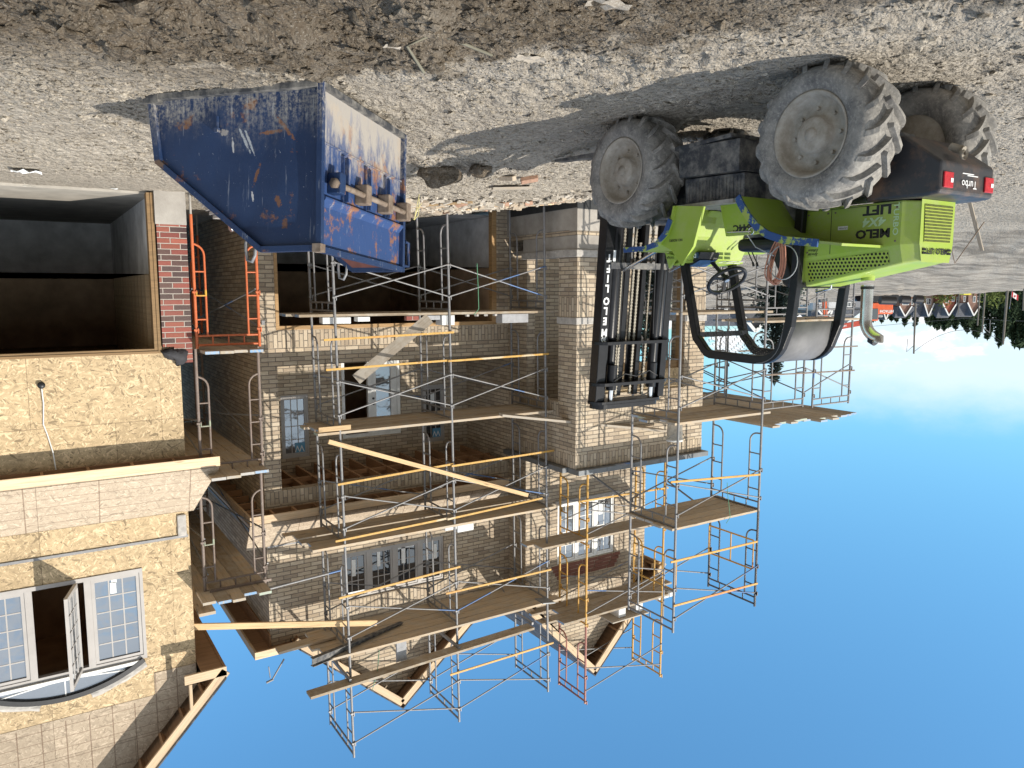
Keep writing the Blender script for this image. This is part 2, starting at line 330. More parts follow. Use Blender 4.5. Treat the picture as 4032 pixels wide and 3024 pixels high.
def bluef(t):
    o=t.obj;z=t.sep(o)[2];n=t.noise(o,1.6,5,.65);f=t.noise(o,30,5,.75);st=t.noise(t.map(o,(26,26,2.2)),1,4,.7)
    c=t.mix(n,(.007,.024,.078),(.011,.034,.10))
    c=t.mix(t.ramp(t.noise(o,2.4,6,.72),[(.60,0),(.66,.9)]),c,(.20,.085,.035))
    c=t.mix(t.ramp(f,[(.66,0),(.70,.8)]),c,(.42,.45,.48))
    sx=t.sep(o)[0]
    def smear(a0,z0,ang,la,lw,col,thr=.0):
        q=t.sep(t.map(o,(1,1,1),(0,ang,0),(0,0,0)));ca,sa=math.cos(ang),math.sin(ang)
        u=t.m('ADD',t.m('MULTIPLY',t.m('SUBTRACT',sx,a0),ca),t.m('MULTIPLY',t.m('SUBTRACT',z,z0),sa));v=t.m('SUBTRACT',t.m('MULTIPLY',t.m('SUBTRACT',z,z0),ca),t.m('MULTIPLY',t.m('SUBTRACT',sx,a0),sa))
        u=t.m('DIVIDE',u,la);v=t.m('DIVIDE',v,lw);r=t.m('ADD',t.m('ADD',t.m('MULTIPLY',u,u),t.m('MULTIPLY',v,v)),t.m('MULTIPLY',t.m('SUBTRACT',f,.5),5.5))
        return t.mix(t.m('MULTIPLY',t.step(r,1.0,.55),.85),c,col)
    for a_ in ((.48,.36,.05,.11,.018,(.20,.085,.035)),(.33,.34,-.85,.14,.02,(.20,.085,.035)),(.74,.42,-1.1,.13,.014,(.40,.43,.46)),(.69,.44,-1.15,.12,.012,(.40,.43,.46)),(.86,.46,-1.45,.07,.012,(.5,.5,.5)),(.95,.34,-.1,.05,.03,(.30,.28,.26)),(.40,.95,-1.2,.06,.03,(.16,.07,.03)),(.66,.90,-1.3,.05,.012,(.5,.5,.5)),(.62,.72,1.2,.09,.018,(.18,.08,.035)),(.33,1.14,1.4,.05,.03,(.13,.06,.03)),(1.60,.60,0,.06,.05,(.15,.09,.05))): c=smear(*a_)
    low=t.step(t.m('ADD',z,t.m('MULTIPLY',t.m('SUBTRACT',n,.5),1.1)),.50,.05)
    c=t.mix(t.m('MULTIPLY',low,t.ramp(t.m('ADD',t.m('MULTIPLY',st,.4),t.m('MULTIPLY',f,.6)),[(.44,0),(.60,.8)])),c,(.40,.37,.32))
    c=t.mix(t.ramp(st,[(.62,0),(.70,.5)]),c,(.34,.37,.42))
    c=t.mix(t.ramp(t.noise(t.map(o,(3,3,45)),1,4,.8),[(.68,0),(.74,.35)]),c,(.3,.33,.4))
    return {'c':c,'b':t.m('ADD',t.noise(o,1.5,2),t.m('MULTIPLY',f,.04)),'bd':.035,'r':t.m('ADD',.35,t.m('MULTIPLY',f,.4))}
BLUE=mat('scratched_blue_paint',bluef)
def dustblue(t):
    o=t.obj;z=t.sep(o)[2];n=t.noise(o,2.2,6,.7);st=t.noise(t.map(o,(9,9,3)),1,6,.75)
    c=t.mix(n,(.015,.045,.145),(.022,.06,.18))
    c=t.mix(t.ramp(t.noise(o,3.1,6,.75),[(.54,0),(.61,.95)]),c,(.23,.10,.045))
    d=t.step(t.m('ADD',z,t.m('MULTIPLY',t.m('SUBTRACT',st,.5),2.0)),.72,.12)
    c=t.mix(t.m('MULTIPLY',d,.88),c,(.40,.365,.315))
    c=t.mix(t.ramp(st,[(.58,0),(.7,.55)]),c,(.40,.39,.38))
    return {'c':c,'b':t.m('ADD',n,st),'bd':.006}
DUSTBLUE=mat('dusty_rusted_blue_paint',dustblue,rough=.7)
RUST=mat('bare_rusty_steel',lambda t:{'c':t.mix(t.ramp(t.noise(t.obj,9,6,.7),[(.3,0),(.7,1)]),(.11,.075,.05),(.27,.215,.17)),'b':t.noise(t.obj,45,4,.7),'bd':.002},rough=.85)
PRIMER=simple('red_primer_steel',(.20,.075,.06),.7,0,.3,5)
CHROME=simple('stainless_pipe',(.72,.71,.69),.2,1,.15,8)
GLASS=mat('reflective_window_glass',lambda t:{'c':(.02,.026,.034)},rough=.02,spec=1.6)
GLASS2=mat('coated_window_glass',lambda t:{'c':t.mix(t.noise(t.obj,1.1,4,.6),(.22,.24,.27),(.36,.385,.41)),'b':t.noise(t.obj,1.8,3),'bd':.012},rough=.06,metal=.7)
VINYL=simple('grey_vinyl_frame',(.38,.36,.345),.5,0,.08,5)
WHITE=simple('white_paint',(.72,.72,.70),.55,0,.1,8)
PAPER=simple('white_sticker_paper',(.78,.80,.80),.7,0,.08,30)
BLUESTICK=simple('blue_sticker',(.10,.30,.50),.5,0,.2,20)
DARKIN=simple('dark_room_lining',(.46,.31,.19),.95,0,.3,2)
DARKWALL=simple('raw_interior_concrete',(.66,.66,.67),.95,0,.3,2)
SHINGLE=mat('dark_shingles',lambda t:{'c':t.mix(t.vor(t.map(t.uv,(9,5,1)),1,out=1),(.035,.037,.042),(.12,.125,.14)),'b':t.vor(t.map(t.uv,(9,5,1)),1),'bd':.02},rough=.9)
BLKPLASTIC=simple('black_plastic',(.014,.014,.016),.45,0,.3,20)
TEXTBLK=simple('black_lettering_vinyl',(.012,.012,.012),.5,0,.05,9)
TEXTWHT=simple('white_lettering_vinyl',(.75,.76,.76),.5,0,.08,30)
TEXTGRN=simple('outline_lettering_vinyl',(.42,.58,.34),.5,0,.05,9)
REDLENS=simple('red_lamp_lens',(.42,.02,.03),.25,0,.2,40)
CORD=simple('faded_pink_cord',(.50,.22,.15),.7,0,.15,20)
FOAM=simple('white_foam_block',(.62,.63,.63),.85,0,.08,20)
GREYBLK=simple('grey_block',(.33,.335,.35),.9,0,.15,12,bd=.003)
HITACHI=simple('orange_machine_paint',(.60,.105,.03),.45,0,.12,3)
TARP=simple('black_bag_cloth',(.03,.03,.034),.75,0,.3,12,bd=.01,bsc=14)
MEMB=simple('black_membrane',(.03,.033,.036),.6,0,.3,9,bd=.006,bsc=12)
GREENSTRAP=simple('green_strap',(.10,.28,.16),.6,0,.2,9)
# ------------------------------------------------------------------ ground
def sstep(x,a,b):
    t=min(1,max(0,(x-a)/(b-a))); return t*t*(3-2*t)
TRACKS=((-2.0,6.6,-4.9,3.9),(-3.1,7.3,-4.6,4.6),(-5.3,3.4,-4.2,1.0),(-7.0,3.4,-6.2,1.2),(-6.6,9.6,-11.5,7.6),(-8.6,7.6,-13,5.2))
FURROWS=((-.35,5.1,-.68,6.1,.17,.11),(-1.0,4.95,-2.2,6.05,.15,.12),(.05,5.75,-.42,5.7,.11,.10),(-1.3,4.85,-1.65,5.25,.13,.1),(-2.2,4.9,-3.0,5.6,.09,.12),(-.75,5.0,-1.0,5.4,.12,.09),(-.1,6.3,-.5,6.4,.07,.1))
def gh(x,y,detail=True):
    r=math.hypot(x,y); th=math.atan2(x,y)
    u=math.tan(max(-1.4,min(1.4,th+TH)))           # lateral slope seen from where the lot begins
    H=min(4.2,max(1.1,1.45+(u+.644)*6.1)); h=H*sstep(r,24,100)
    h+=max(0,.3*sstep(y,9.2,12.0))*sstep(x,-9.8,-6) if y<60 else .3
    h+=.05*mn.noise((x*.35,y*.35,1))
    if r>=22: h+=.16*sstep(r,22,34)*mn.fractal((x*.55,y*.55,2),.8,2.1,5)
    if r<40 and detail:
        n=mn.fractal((x*1.1,y*1.1,3),.9,2.1,5)
        rough=.4+.6*sstep(x*.45-y*.2+2.6+mn.noise((x*.5,y*.5,9))*1.2,-1,2)   # cloddy to the right, driven smooth to the left
        big=.055*mn.noise((x*1.3,y*1.3,5))*rough
        fg=sstep(4.3-math.hypot((x+1.0)*.9,y-2.4),0,1.4)*sstep(x,-3.5,-2.2)
        h+=.042*n*rough+big+(.5+.5*rough)*(.016*mn.noise((x*7,y*7,3))+.010*mn.noise((x*15,y*15,8))+.018*max(0,mn.noise((x*4.3,y*4.3,6))))
        h+=fg*(.24*max(0,mn.noise((x*1.7+3,y*2.1,2))+.02)+.05*mn.noise((x*4,y*4,7))+.12*sstep(mn.noise((x*1.25+7,y*2.0+2,4))+.25*mn.noise((x*5,y*5,1)),.02,.2))
        for (ax,ay,bx,by,hh,ww) in FURROWS:
            dx,dy=bx-ax,by-ay;L=dx*dx+dy*dy;tt=max(0,min(1,((x-ax)*dx+(y-ay)*dy)/L));dd=math.hypot(x-ax-tt*dx,y-ay-tt*dy)+.07*mn.noise((x*3,y*3,12))
            h+=hh*math.exp(-(dd/ww)**2)*(.65+.6*mn.noise((x*2.5,y*2.5,13)))
        # churned ridge between the machine and the bin
        d=abs((x+4.9)*.75-(y-7.9)*.66)
        h+=.16*math.exp(-((x+4.7)**2*.55+(y-9.2)**2*1.2))*(1+mn.noise((x*3,y*3,1)))
        h+=.10*math.exp(-((x+5.7)**2+(y-8.6)**2*2))
        # wheel ruts running along the machine's path
        for xr in (-5.45,-6.85):
            e=abs(x-xr+.1*math.sin(y*.6))
            if y<9: h-=.035*math.exp(-(e/.22)**2); h+=.03*math.exp(-((e-.34)/.12)**2)*(1+.5*mn.noise((x*6,y*6,1)))
        for (ax,ay,bx,by) in TRACKS:
            dx,dy=bx-ax,by-ay;L=math.hypot(dx,dy);dx/=L;dy/=L;sl=(x-ax)*dx+(y-ay)*dy;c_=(x-ax)*dy-(y-ay)*dx+.12*math.sin(sl*.9)
            if -.2<sl<L and abs(c_)<.34:
                e_=sstep(.26-abs(c_),0,.08)*sstep(sl,-.2,.3)*sstep(L-sl,0,.5);h+=e_*(-.045+.055*(1 if math.sin(2*PI*sl/.26+6*abs(c_))>.1 else 0))*(.6+.5*mn.noise((x*2,y*2,3)));h+=.022*math.exp(-((abs(c_)-.29)/.05)**2)*(1+mn.noise((x*5,y*5,2)))
        # lug prints
        t=x*.78+y*.62
        if x<-1.2: h+=.012*math.sin(14*t+2*mn.noise((x,y,0)))*max(0,mn.noise((x*.7,y*.7,11))+.15)
    # keep flat pads where things stand
    for px,py,pr,pz in ((-5.25,3.95,.5,0),(-5.25,6.2,.5,0),(-6.85,3.95,.5,0),(-6.85,6.2,.5,0)):
        w=math.exp(-(((x-px)**2+(y-py)**2)/pr**2)**2); h=h*(1-w)+pz*w
    # graded ramp up to the garage on the right
    w=sstep(y,9.6,12.3)*sstep(x,-2.9,-1.9)
    if y<40: h=h*(1-w)+(.31+.012*mn.noise((x*5,y*5,3)))*w
    if 14.1<y<30 and -9.2<x<-2: h=min(h,.2) if x<-3 else h
    return h
def build_ground():
    angs=[];a=-84.0
    while a<276:
        v=-10<=a+0<=0
        inside=-78<=a<=18; angs.append(a); a+=.2 if inside else 4.0
    rs=[.3];
    while rs[-1]<1400: rs.append(rs[-1]*(1.0095 if 1.9<rs[-1]<22 else 1.06))
    mb=MB();rows=[]
    for r in rs:
        rows.append([(r*math.sin(R(q)),r*math.cos(R(q)),0) for q in angs])
    V=[];b=len(angs)
    for rw in rows:
        for p in rw: V.append((p[0],p[1],gh(p[0],p[1])))
    F=[(i*b+j,i*b+(j+1)%b,(i+1)*b+(j+1)%b,(i+1)*b+j) for i in range(len(rows)-1) for j in range(b)]
    F.append(tuple(range(b))[::-1])
    me=bpy.data.meshes.new('ground');me.from_pydata(V,[],F);me.polygons.foreach_set('use_smooth',[True]*len(F));me.update()
    o=bpy.data.objects.new('ground',me);COL.objects.link(o);o['kind']='structure';me.materials.append(SOIL);
    if me.polygons[0].normal.z<0: me.flip_normals()
    return o
def soilf(t,gain=1.0):
    o=t.obj;n0=t.noise(o,.55,5,.62);n1=t.noise(o,4.5,7,.68);n2=t.noise(o,26,6,.72);v=t.vor(t.vm('ADD',o,t.vm('SCALE',t.noise(o,9,3,col=True),.08)),13,'F1');v2=t.vor(o,48,'F1')
    c=t.mix(t.ramp(n1,[(.3,0),(.7,1)]),(.42,.375,.315),(.60,.545,.465))
    s=t.sep(o);rt=t.step(t.m('ADD',t.m('ADD',t.m('MULTIPLY',t.m('ADD',s[0],2.7),1.0),t.m('MULTIPLY',t.m('SUBTRACT',6.7,s[1]),.8)),t.m('MULTIPLY',t.m('SUBTRACT',t.noise(o,1.1,5,.65),.5),5.0)),.35,1.25)  # damp freshly dug soil
    nr=t.step(s[1],8.0,6.0)
    c=t.mix(t.m('MULTIPLY',t.m('MULTIPLY',rt,nr),.95),c,t.mix(n2,(.07,.052,.036),(.19,.15,.108)))
    c=t.mix(t.ramp(n2,[(.38,.65),(.56,0)]),c,(.25,.215,.17))
    c=t.mix(t.ramp(n0,[(.55,0),(.75,.5)]),c,(.42,.385,.335))
    fz=t.step(t.vm('LENGTH',o) if False else t.m('ABSOLUTE',s[0]),12,30);c=t.mix(t.m('MULTIPLY',fz,t.ramp(t.noise(t.map(o,(.25,1.1,1)),.8,7,.75),[(.42,0),(.6,.75)])),c,(.13,.115,.095))
    c=t.mix(t.ramp(v2,[(.12,.4),(.3,0)]),c,(.52,.48,.42))
    h=t.m('ADD',t.m('ADD',t.m('MULTIPLY',n1,1.0),t.m('MULTIPLY',n2,.6)),t.m('ADD',t.m('MULTIPLY',v,-.75),t.m('MULTIPLY',v2,-.25)))
    if gain!=1: c=t.mix(1,c,t.mix(t.wn(t.vm('SNAP',o,(.06,.06,.2))),(.72,.71,.69),(1.28,1.27,1.24)),'MULTIPLY')
    return {'c':c,'b':h,'bd':.075,'bs':1}
SOIL=mat('dry_clay_soil',soilf,rough=.97,spec=.1);SOIL2=mat('dry_soil_clod',lambda t:soilf(t,1.1),rough=.97,spec=.1)
build_ground()
def clods():
    rng=np.random.default_rng(3)
    bm=bmesh.new();bmesh.ops.create_icosphere(bm,subdivisions=1,radius=1);base=np.array([v.co[:] for v in bm.verts]);fc=np.array([[v.index for v in f.verts] for f in bm.faces]);bm.free()
    V=[];F=[];k=0
    N=52000;cnt=0
    while cnt<N:
        r=4.2*(16.0/4.2)**rng.random();th=rng.uniform(R(-76),R(12));x=r*math.sin(th);y=r*math.cos(th)
        dens=.22+.78*sstep(x*.45-y*.12+1.7+mn.noise((x*.6,y*.6,9))*1.5,-1,2)
        dens=max(dens,.95*math.exp(-((x+5)**2*.25+(y-9.6)**2*.35)))
        if rng.random()>dens*(.35+.9*max(0,mn.noise((x*1.2,y*1.2,4))+.35)): continue
        if y>12.2 and x>-9 or (x+8.9<0 and y>11.5): continue
        if x>-2.2 and y>11.3: continue
        s=min(.045,.004+.0065*rng.exponential())
        if rng.random()<.02 and x>-2.6 and y<6.6: s=rng.uniform(.03,.075)
        sc=s*np.array([rng.uniform(.8,1.9),rng.uniform(.8,1.4),rng.uniform(.35,.75)])
        A=rng.uniform(0,6.28);ca,sa=math.cos(A),math.sin(A)
        p=base*(1+.28*rng.standard_normal((len(base),1)).clip(-1.4,1.4))*sc
        p=np.stack([p[:,0]*ca-p[:,1]*sa,p[:,0]*sa+p[:,1]*ca,p[:,2]],1)+np.array([x,y,gh(x,y)+s*.12])
        V.append(p);F.append(fc+k);k+=len(base);cnt+=1
    V=np.concatenate(V);F=np.concatenate(F)
    me=bpy.data.meshes.new('soil_clods');me.from_pydata(V.tolist(),[],F.tolist());me.update();o=bpy.data.objects.new('soil_clods',me);COL.objects.link(o)
    tag(o,'grey brown clods and stones strewn over the churned dirt','soil clods',kind='stuff');me.materials.append(SOIL2)
CLOD=mat('dry_clod',lambda t:{'c':t.mix(t.noise(t.obj,5,5,.7),(.36,.32,.26),(.58,.53,.455)),'b':t.noise(t.obj,70,4,.7),'bd':.006},rough=.97,spec=.1)
clods()
# ------------------------------------------------------------------ windows
def window(parent,X,x0,x1,z0,z1,n,cols,rows,glass,fm,fw=.05,ax='x',name='window',skip=(),stick=(),depth=.05):
    """n sashes between x0..x1 in the plane y=X, facing -y"""
    f=MB();g=MB();w=(x1-x0)/n
    f.wall_x(X,.09,x0,x1,z0,z1,[(x0+i*w+fw*.75,x0+(i+1)*w-fw*.75,z0+fw,z1-fw) for i in range(n)])
    fo=f.build(name,fm,parent)
    for i in range(n):
        if i in skip: continue
        a,b,c,d=x0+i*w+fw*.75,x0+(i+1)*w-fw*.75,z0+fw,z1-fw
        s=MB();s.wall_x(X+.012,.05,a+.002,b-.002,c+.002,d-.002,[(a+fw*.8,b-fw*.8,c+fw*.8,d-fw*.8)])
        a+=fw*.8;b-=fw*.8;c+=fw*.8;d-=fw*.8
        for k in range(1,cols): q=a+(b-a)*k/cols;s.box(q-.009,q+.009,X+.03,X+.042,c,d)
        for k in range(1,rows):
            q=c+(d-c)*k/rows
            for kk in range(cols): s.box(a+(b-a)*kk/cols+.0095,a+(b-a)*(kk+1)/cols-.0095,X+.031,X+.041,q-.009,q+.009)
        s.build('sash',[fm],fo)
        g=MB();g.face([(a,X+.036,c),(b,X+.036,c),(b,X+.036,d),(a,X+.036,d)]);g.build('pane',glass,fo)
    for (sx0,sx1,sz0,sz1,m) in stick:
        q=MB();q.box(sx0,sx1,X+.0265,X+.0295,sz0,sz1);q.build('sticker',m,fo)
    return fo
def inner_box(mb,x0,x1,y0,y1,z0,z1,mi=0,front=False):
    mb.face([(x0,y1,z0),(x1,y1,z0),(x1,y1,z1),(x0,y1,z1)],mi=mi);mb.face([(x0,y0,z0),(x0,y1,z0),(x0,y1,z1),(x0,y0,z1)],mi=mi)
    mb.face([(x1,y0,z0),(x1,y1,z0),(x1,y1,z1),(x1,y0,z1)],mi=mi);mb.face([(x0,y0,z1),(x1,y0,z1),(x1,y1,z1),(x0,y1,z1)],mi=mi);mb.face([(x0,y0,z0),(x1,y0,z0),(x1,y1,z0),(x0,y1,z0)],mi=mi)
def soldier(mb,Y,x0,x1,z0,z1,p=.004):   # upright course, a few mm proud
    mb.box(x0,x1,Y-p,Y+.03,z0,z1,swap=True)
def pent(house,x0,x1,Y,Yw,zf,zt,side=None,n=14):   # open-eaved skirt roof: fascia, sheathing, rafters
    f=MB();f.box(x0,x1,Y-.038,Y,zf,zf+.145);f.build('fascia_board',PALEWOOD,house)
    s=MB();e=.015;s.face([(x0,Y-.02,zf+.15),(x1,Y-.02,zf+.15),(x1-(0 if side is None else .0),Yw,zt),(x0+.35,Yw,zt)],[(x0,0),(x1,0),(x1,math.hypot(Yw-Y,zt-zf)),(x0+.35,math.hypot(Yw-Y,zt-zf))])
    s.face([(x0,Y-.02,zf+.162),(x1,Y-.02,zf+.162),(x1,Yw,zt+.012),(x0+.35,Yw,zt+.012)],[(x0,0),(x1,0),(x1,math.hypot(Yw-Y,zt-zf)),(x0+.35,math.hypot(Yw-Y,zt-zf))])
    s.build('skirt_roof',OSBROOF,house)
    for i in range(n):
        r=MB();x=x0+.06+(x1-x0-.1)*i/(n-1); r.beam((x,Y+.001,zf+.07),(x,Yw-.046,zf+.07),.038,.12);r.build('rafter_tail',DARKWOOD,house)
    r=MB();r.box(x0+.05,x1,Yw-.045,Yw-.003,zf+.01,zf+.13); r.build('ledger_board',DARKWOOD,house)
# ------------------------------------------------------------------ buff brick house under scaffolding
bh=thing('brick_house','buff brick townhouse under construction with a porch block, balcony recess and two gables','house',(-7,14.2,0))
XL,XR,Yg=-8.92,-3.58,14.2
w=MB()
w.wall_x(Yg,.2,XL+.003,XR,0,8.45,[(-8.61,-3.9,0,2.46),(XL+.006,-3.9,3.13,5.47),(-7.29,-5.03,6.93,7.905)])
w.face([(XL,Yg,5.2),(XL,16.3,5.2),(XL,16.3,5.75),(XL,Yg,5.75)])
w.wall_y(XR,.2,Yg+.2,26,0,8.45)
soldier(w,Yg,-8.9,-3.6,2.475,2.785);soldier(w,Yg,-8.9,-3.6,5.475,5.715);soldier(w,Yg,-7.5,-4.85,7.92,8.2);w.box(-8.9,-3.6,Yg-.006,Yg+.03,3.07,3.13)
# recess walls
w.wall_x(16.1,.2,XL,-3.7,3.1,5.75,[(-5.05,-4.46,3.94,5.29),(-7.2,-5.8,3.14,5.0),(-8.32,-7.77,3.94,5.29)])
w.face([(-3.9,Yg+.2,3.1),(-3.9,16.1,3.1),(-3.9,16.1,5.75),(-3.9,Yg+.2,5.75)])
w.wall_y(XL,.2,11.95,16.1,1.10,5.21,[(12.34,13.47,1.10,3.945)])
w.wall_x(11.75,.2,-12.36,XL,1.10,5.21,[(-11.77,-9.54,1.10,3.78)])
m2=MB();m2.wall_y(-12.36,.2,11.95,14.2,1.10,5.21,[(12.34,13.9,1.10,3.78)]);[w.face([(-24.52-m2.v[i][0],m2.v[i][1],m2.v[i][2]) for i in f]) for f in m2.f]
w.wall_x(14.2,.2,-12.36,XL-.01,0,5.2,[(-11.4,-10.4,1,3.2)])
soldier(w,11.75,-12.36,XL+.003,4.94,5.21,.005);soldier(w,11.75,-9.54,XL+.003,1.86,2.25,.005);soldier(w,11.75,-12.36,-11.77,1.86,2.25,.005)
w.box(XL-.03,XL+.005,11.746,14.19,4.94,5.21,swap=True);w.box(XL-.03,XL+.005,11.746,12.34,1.86,2.25,swap=True);w.box(XL-.03,XL+.005,12.3,14.19,3.95,4.22,swap=True)
# arch of upright bricks over the porch opening
def arch(mb,Y,xc,R0,R1,zc,a0,a1,n,p=.006):
    for i in range(n):
        A=a0+(a1-a0)*(i+.06)/n;B=a0+(a1-a0)*(i+.94)/n
        q=[(xc+r*math.sin(a),zc+r*math.cos(a)) for r,a in ((R0,A),(R0,B),(R1,B),(R1,A))]
        mb.prism(q,'y',Y-p-.002*(i%2),Y+.04)
arch(w,11.75,-10.655,2.30,2.60,1.78,-.53,.53,30)
# upper left wall with gable, arch over the window
w.wall_x(13.5,.2,-12.36,XL,5.2,8.42,[(-11.42,-9.77,6.46,7.86)])
w.wall_y(XL,.2,13.7,14.2,5.2,8.42);w.face([(-12.36,13.5,5.2),(-12.36,20,5.2),(-12.36,20,8.42),(-12.36,13.5,8.42)])
w.face([(-12.36,13.5,8.42),(XL,13.5,8.42),(-10.62,13.5,10.30)]);w.face([(-8.1,Yg,8.45),(-4.1,Yg,8.45),(-6.1,Yg,10.19)])
arch(w,13.5,-10.6,1.10,1.42,7.52,-1.02,1.02,30,.012)
w.build('wall',BRICK,bh)
# red perforated backing bricks in the arch
t_=MB()
for j in range(4):
    zz=7.87+j*.085;hw=math.sqrt(max(.01,1.08**2-(zz+.08-7.52)**2))
    k=int(2*hw/.22)
    for i in range(k): t_.box(-10.6-hw+i*2*hw/k+.006,-10.6-hw+(i+1)*2*hw/k-.006,13.485+.012*(i%2),13.53,zz,zz+.075)
t_.build('arch_infill',mat('red_perforated_brick',lambda t:{'c':t.mix(t.m('LESS_THAN',t.vor(t.map(t.obj,(26,26,26)),1,rand=.2),.28),(.17,.07,.05),(.03,.012,.01))},rough=.9),bh)
c=MB()
c.box(-12.40,XL+.04,11.71,11.95,-.3,.62);c.box(XL-.16,XL+.04,11.95,14.2,-.3,.60);c.box(-12.38,XL+.015,11.735,11.97,.70,.97);c.box(XL-.18,XL+.015,11.97,13.6,.70,.97);c.box(-12.40,-12.2,11.95,14.2,-.3,1.0)
c.box(-12.2,XL-.16,11.95,14.2,.9,1.0)
c.build('foundation',CONC,bh)
k=MB();k.box(-12.395,XL+.03,11.724,11.96,.625,.695);k.box(XL-.17,XL+.03,11.96,14.19,.605,.695);k.build('brick_band',BRICK,bh)
s=MB();s.box(-12.42,XL+.06,11.69,11.97,.975,1.106);s.box(XL-.22,XL+.06,11.97,13.6,.975,1.104);s.box(-12.42,-12.14,11.97,14.2,.975,1.104)
s.box(-9.56,XL+.03,11.72,12.37,2.255,2.385);s.box(-12.39,-11.75,11.72,12.37,2.255,2.385);s.box(-11.5,-9.7,13.44,13.52,6.37,6.455);bevel(s.build('stone_band',STONE,bh),.012)
s=MB()
for i in range(5): s.box(-12.45+.71*i,-12.45+.71*(i+1)-.006,11.62,11.98,5.215,5.32)
for i in range(3): s.box(XL-.2,XL+.14,11.985+.74*i,11.985+.74*(i+1)-.006,5.215,5.318)
s.box(-12.3,XL-.21,11.99,13.49,5.2,5.26);bevel(s.build('porch_cap',CAPMETAL,bh),.008)
s=MB();s.box(-12.37,XL+.045,11.70,11.712,-.1,.22);s.box(XL+.041,XL+.052,11.70,14.1,-.1,.2);s.build('foundation_membrane',MEMB,bh)
o_=MB();o_.box(-11.75,-9.56,11.80,11.84,3.36,3.98);o_.build('arch_form_panel',OSB,bh)
o_=MB();o_.box(-11.77,-11.68,11.80,11.92,1.1,3.36);o_.box(-9.63,-9.54,11.80,11.92,1.1,3.36);o_.box(-11.68,-9.63,11.845,11.9,3.2,3.36);o_.box(-12.3,-12.2,12.34,12.42,1.1,3.78);o_.build('porch_post',FRAMEWOOD,bh)
# garage trim + interior
g=MB();g.box(-8.61,-8.50,Yg-.012,Yg+.12,.05,2.46);g.box(-3.96,-3.9,Yg-.012,Yg+.12,.05,2.46);g.box(-8.50,-3.96,Yg-.014,Yg+.12,2.39,2.46);g.build('garage_trim',FRAMEWOOD,bh)
i_=MB();inner_box(i_,-8.7,-3.8,Yg+.2,20,.15,1.25,1);inner_box(i_,-8.69,-3.81,Yg+.2,19.99,1.25,2.95,0);inner_box(i_,-7.3,-5,Yg+.21,16,6.9,7.95);inner_box(i_,-11.42,-9.77,13.71,15.5,6.4,7.9);inner_box(i_,-8.5,-4.2,16.31,19,3.1,5.4)
i_.build('room_lining',[DARKIN,DARKWALL],bh)
l=MB();l.box(XL-.0,-3.9,Yg+.2,16.1,3.02,3.128);l.build('balcony_floor',CONC,bh)
l=MB()
for i in range(13): l.beam((-8.75+i*.4,Yg+.2,5.55),(-8.75+i*.4,16.1,5.55),.045,.2)
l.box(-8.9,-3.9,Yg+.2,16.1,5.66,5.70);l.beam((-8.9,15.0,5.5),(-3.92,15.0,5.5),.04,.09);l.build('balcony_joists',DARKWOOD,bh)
# windows and door
window(bh,16.12,-5.05,-4.46,3.94,5.29,1,3,4,GLASS2,VINYL,.055,stick=((-4.99,-4.75,4.98,5.22,BLUESTICK),))
window(bh,16.12,-8.32,-7.77,3.94,5.29,1,3,4,GLASS,VINYL,.055,stick=((-8.26,-8.02,4.98,5.22,BLUESTICK),(-8.08,-7.98,4.12,4.38,PAPER)))
window(bh,14.235,-7.29,-5.03,6.93,7.905,4,3,3,GLASS,VINYL,.055,stick=((-7.15,-7.08,7.10,7.42,PAPER),(-6.42,-6.33,6.98,7.38,PAPER),(-5.86,-5.79,6.98,7.34,PAPER),(-5.33,-5.25,7.1,7.44,PAPER),(-5.6,-5.1,7.76,7.87,PAPER),(-6.62,-6.25,6.96,7.06,PAPER)))
window(bh,13.535,-11.42,-9.77,6.46,7.86,3,2,4,GLASS2,WHITE,.05,stick=((-11.1,-10.98,6.6,6.9,PAPER),))
d=MB();d.wall_x(16.13,.09,-7.2,-5.8,3.14,5.0,[(-7.12,-6.5,3.2,4.92),(-6.42,-5.88,3.2,4.92)]);do=d.build('door',WHITE,bh)
d=MB();d.wall_x(16.15,.05,-7.118,-6.502,3.202,4.918,[(-6.98,-6.62,3.45,4.75)]);lf=d.build('door_leaf',WHITE,do)
d=MB();d.face([(-6.98,16.175,3.45),(-6.62,16.175,3.45),(-6.62,16.175,4.75),(-6.98,16.175,4.75)]);d.build('pane',GLASS2,do)
d=MB();d.lathe([(0,-.03),(.025,-.028),(.025,0)],(-6.55,16.15,4.15),'y',10);d.lathe([(0,-.03),(.02,-.028),(.02,0)],(-6.55,16.15,4.28),'y',10);d.build('handle',BLKPLASTIC,do)
for (x,t1) in ((-4.87,'JW'),(-8.14,'JW')): text(t1,.2,(x,16.144,5.1),(1,0,0),(0,0,1),TEXTWHT,bh,ext=.0005)
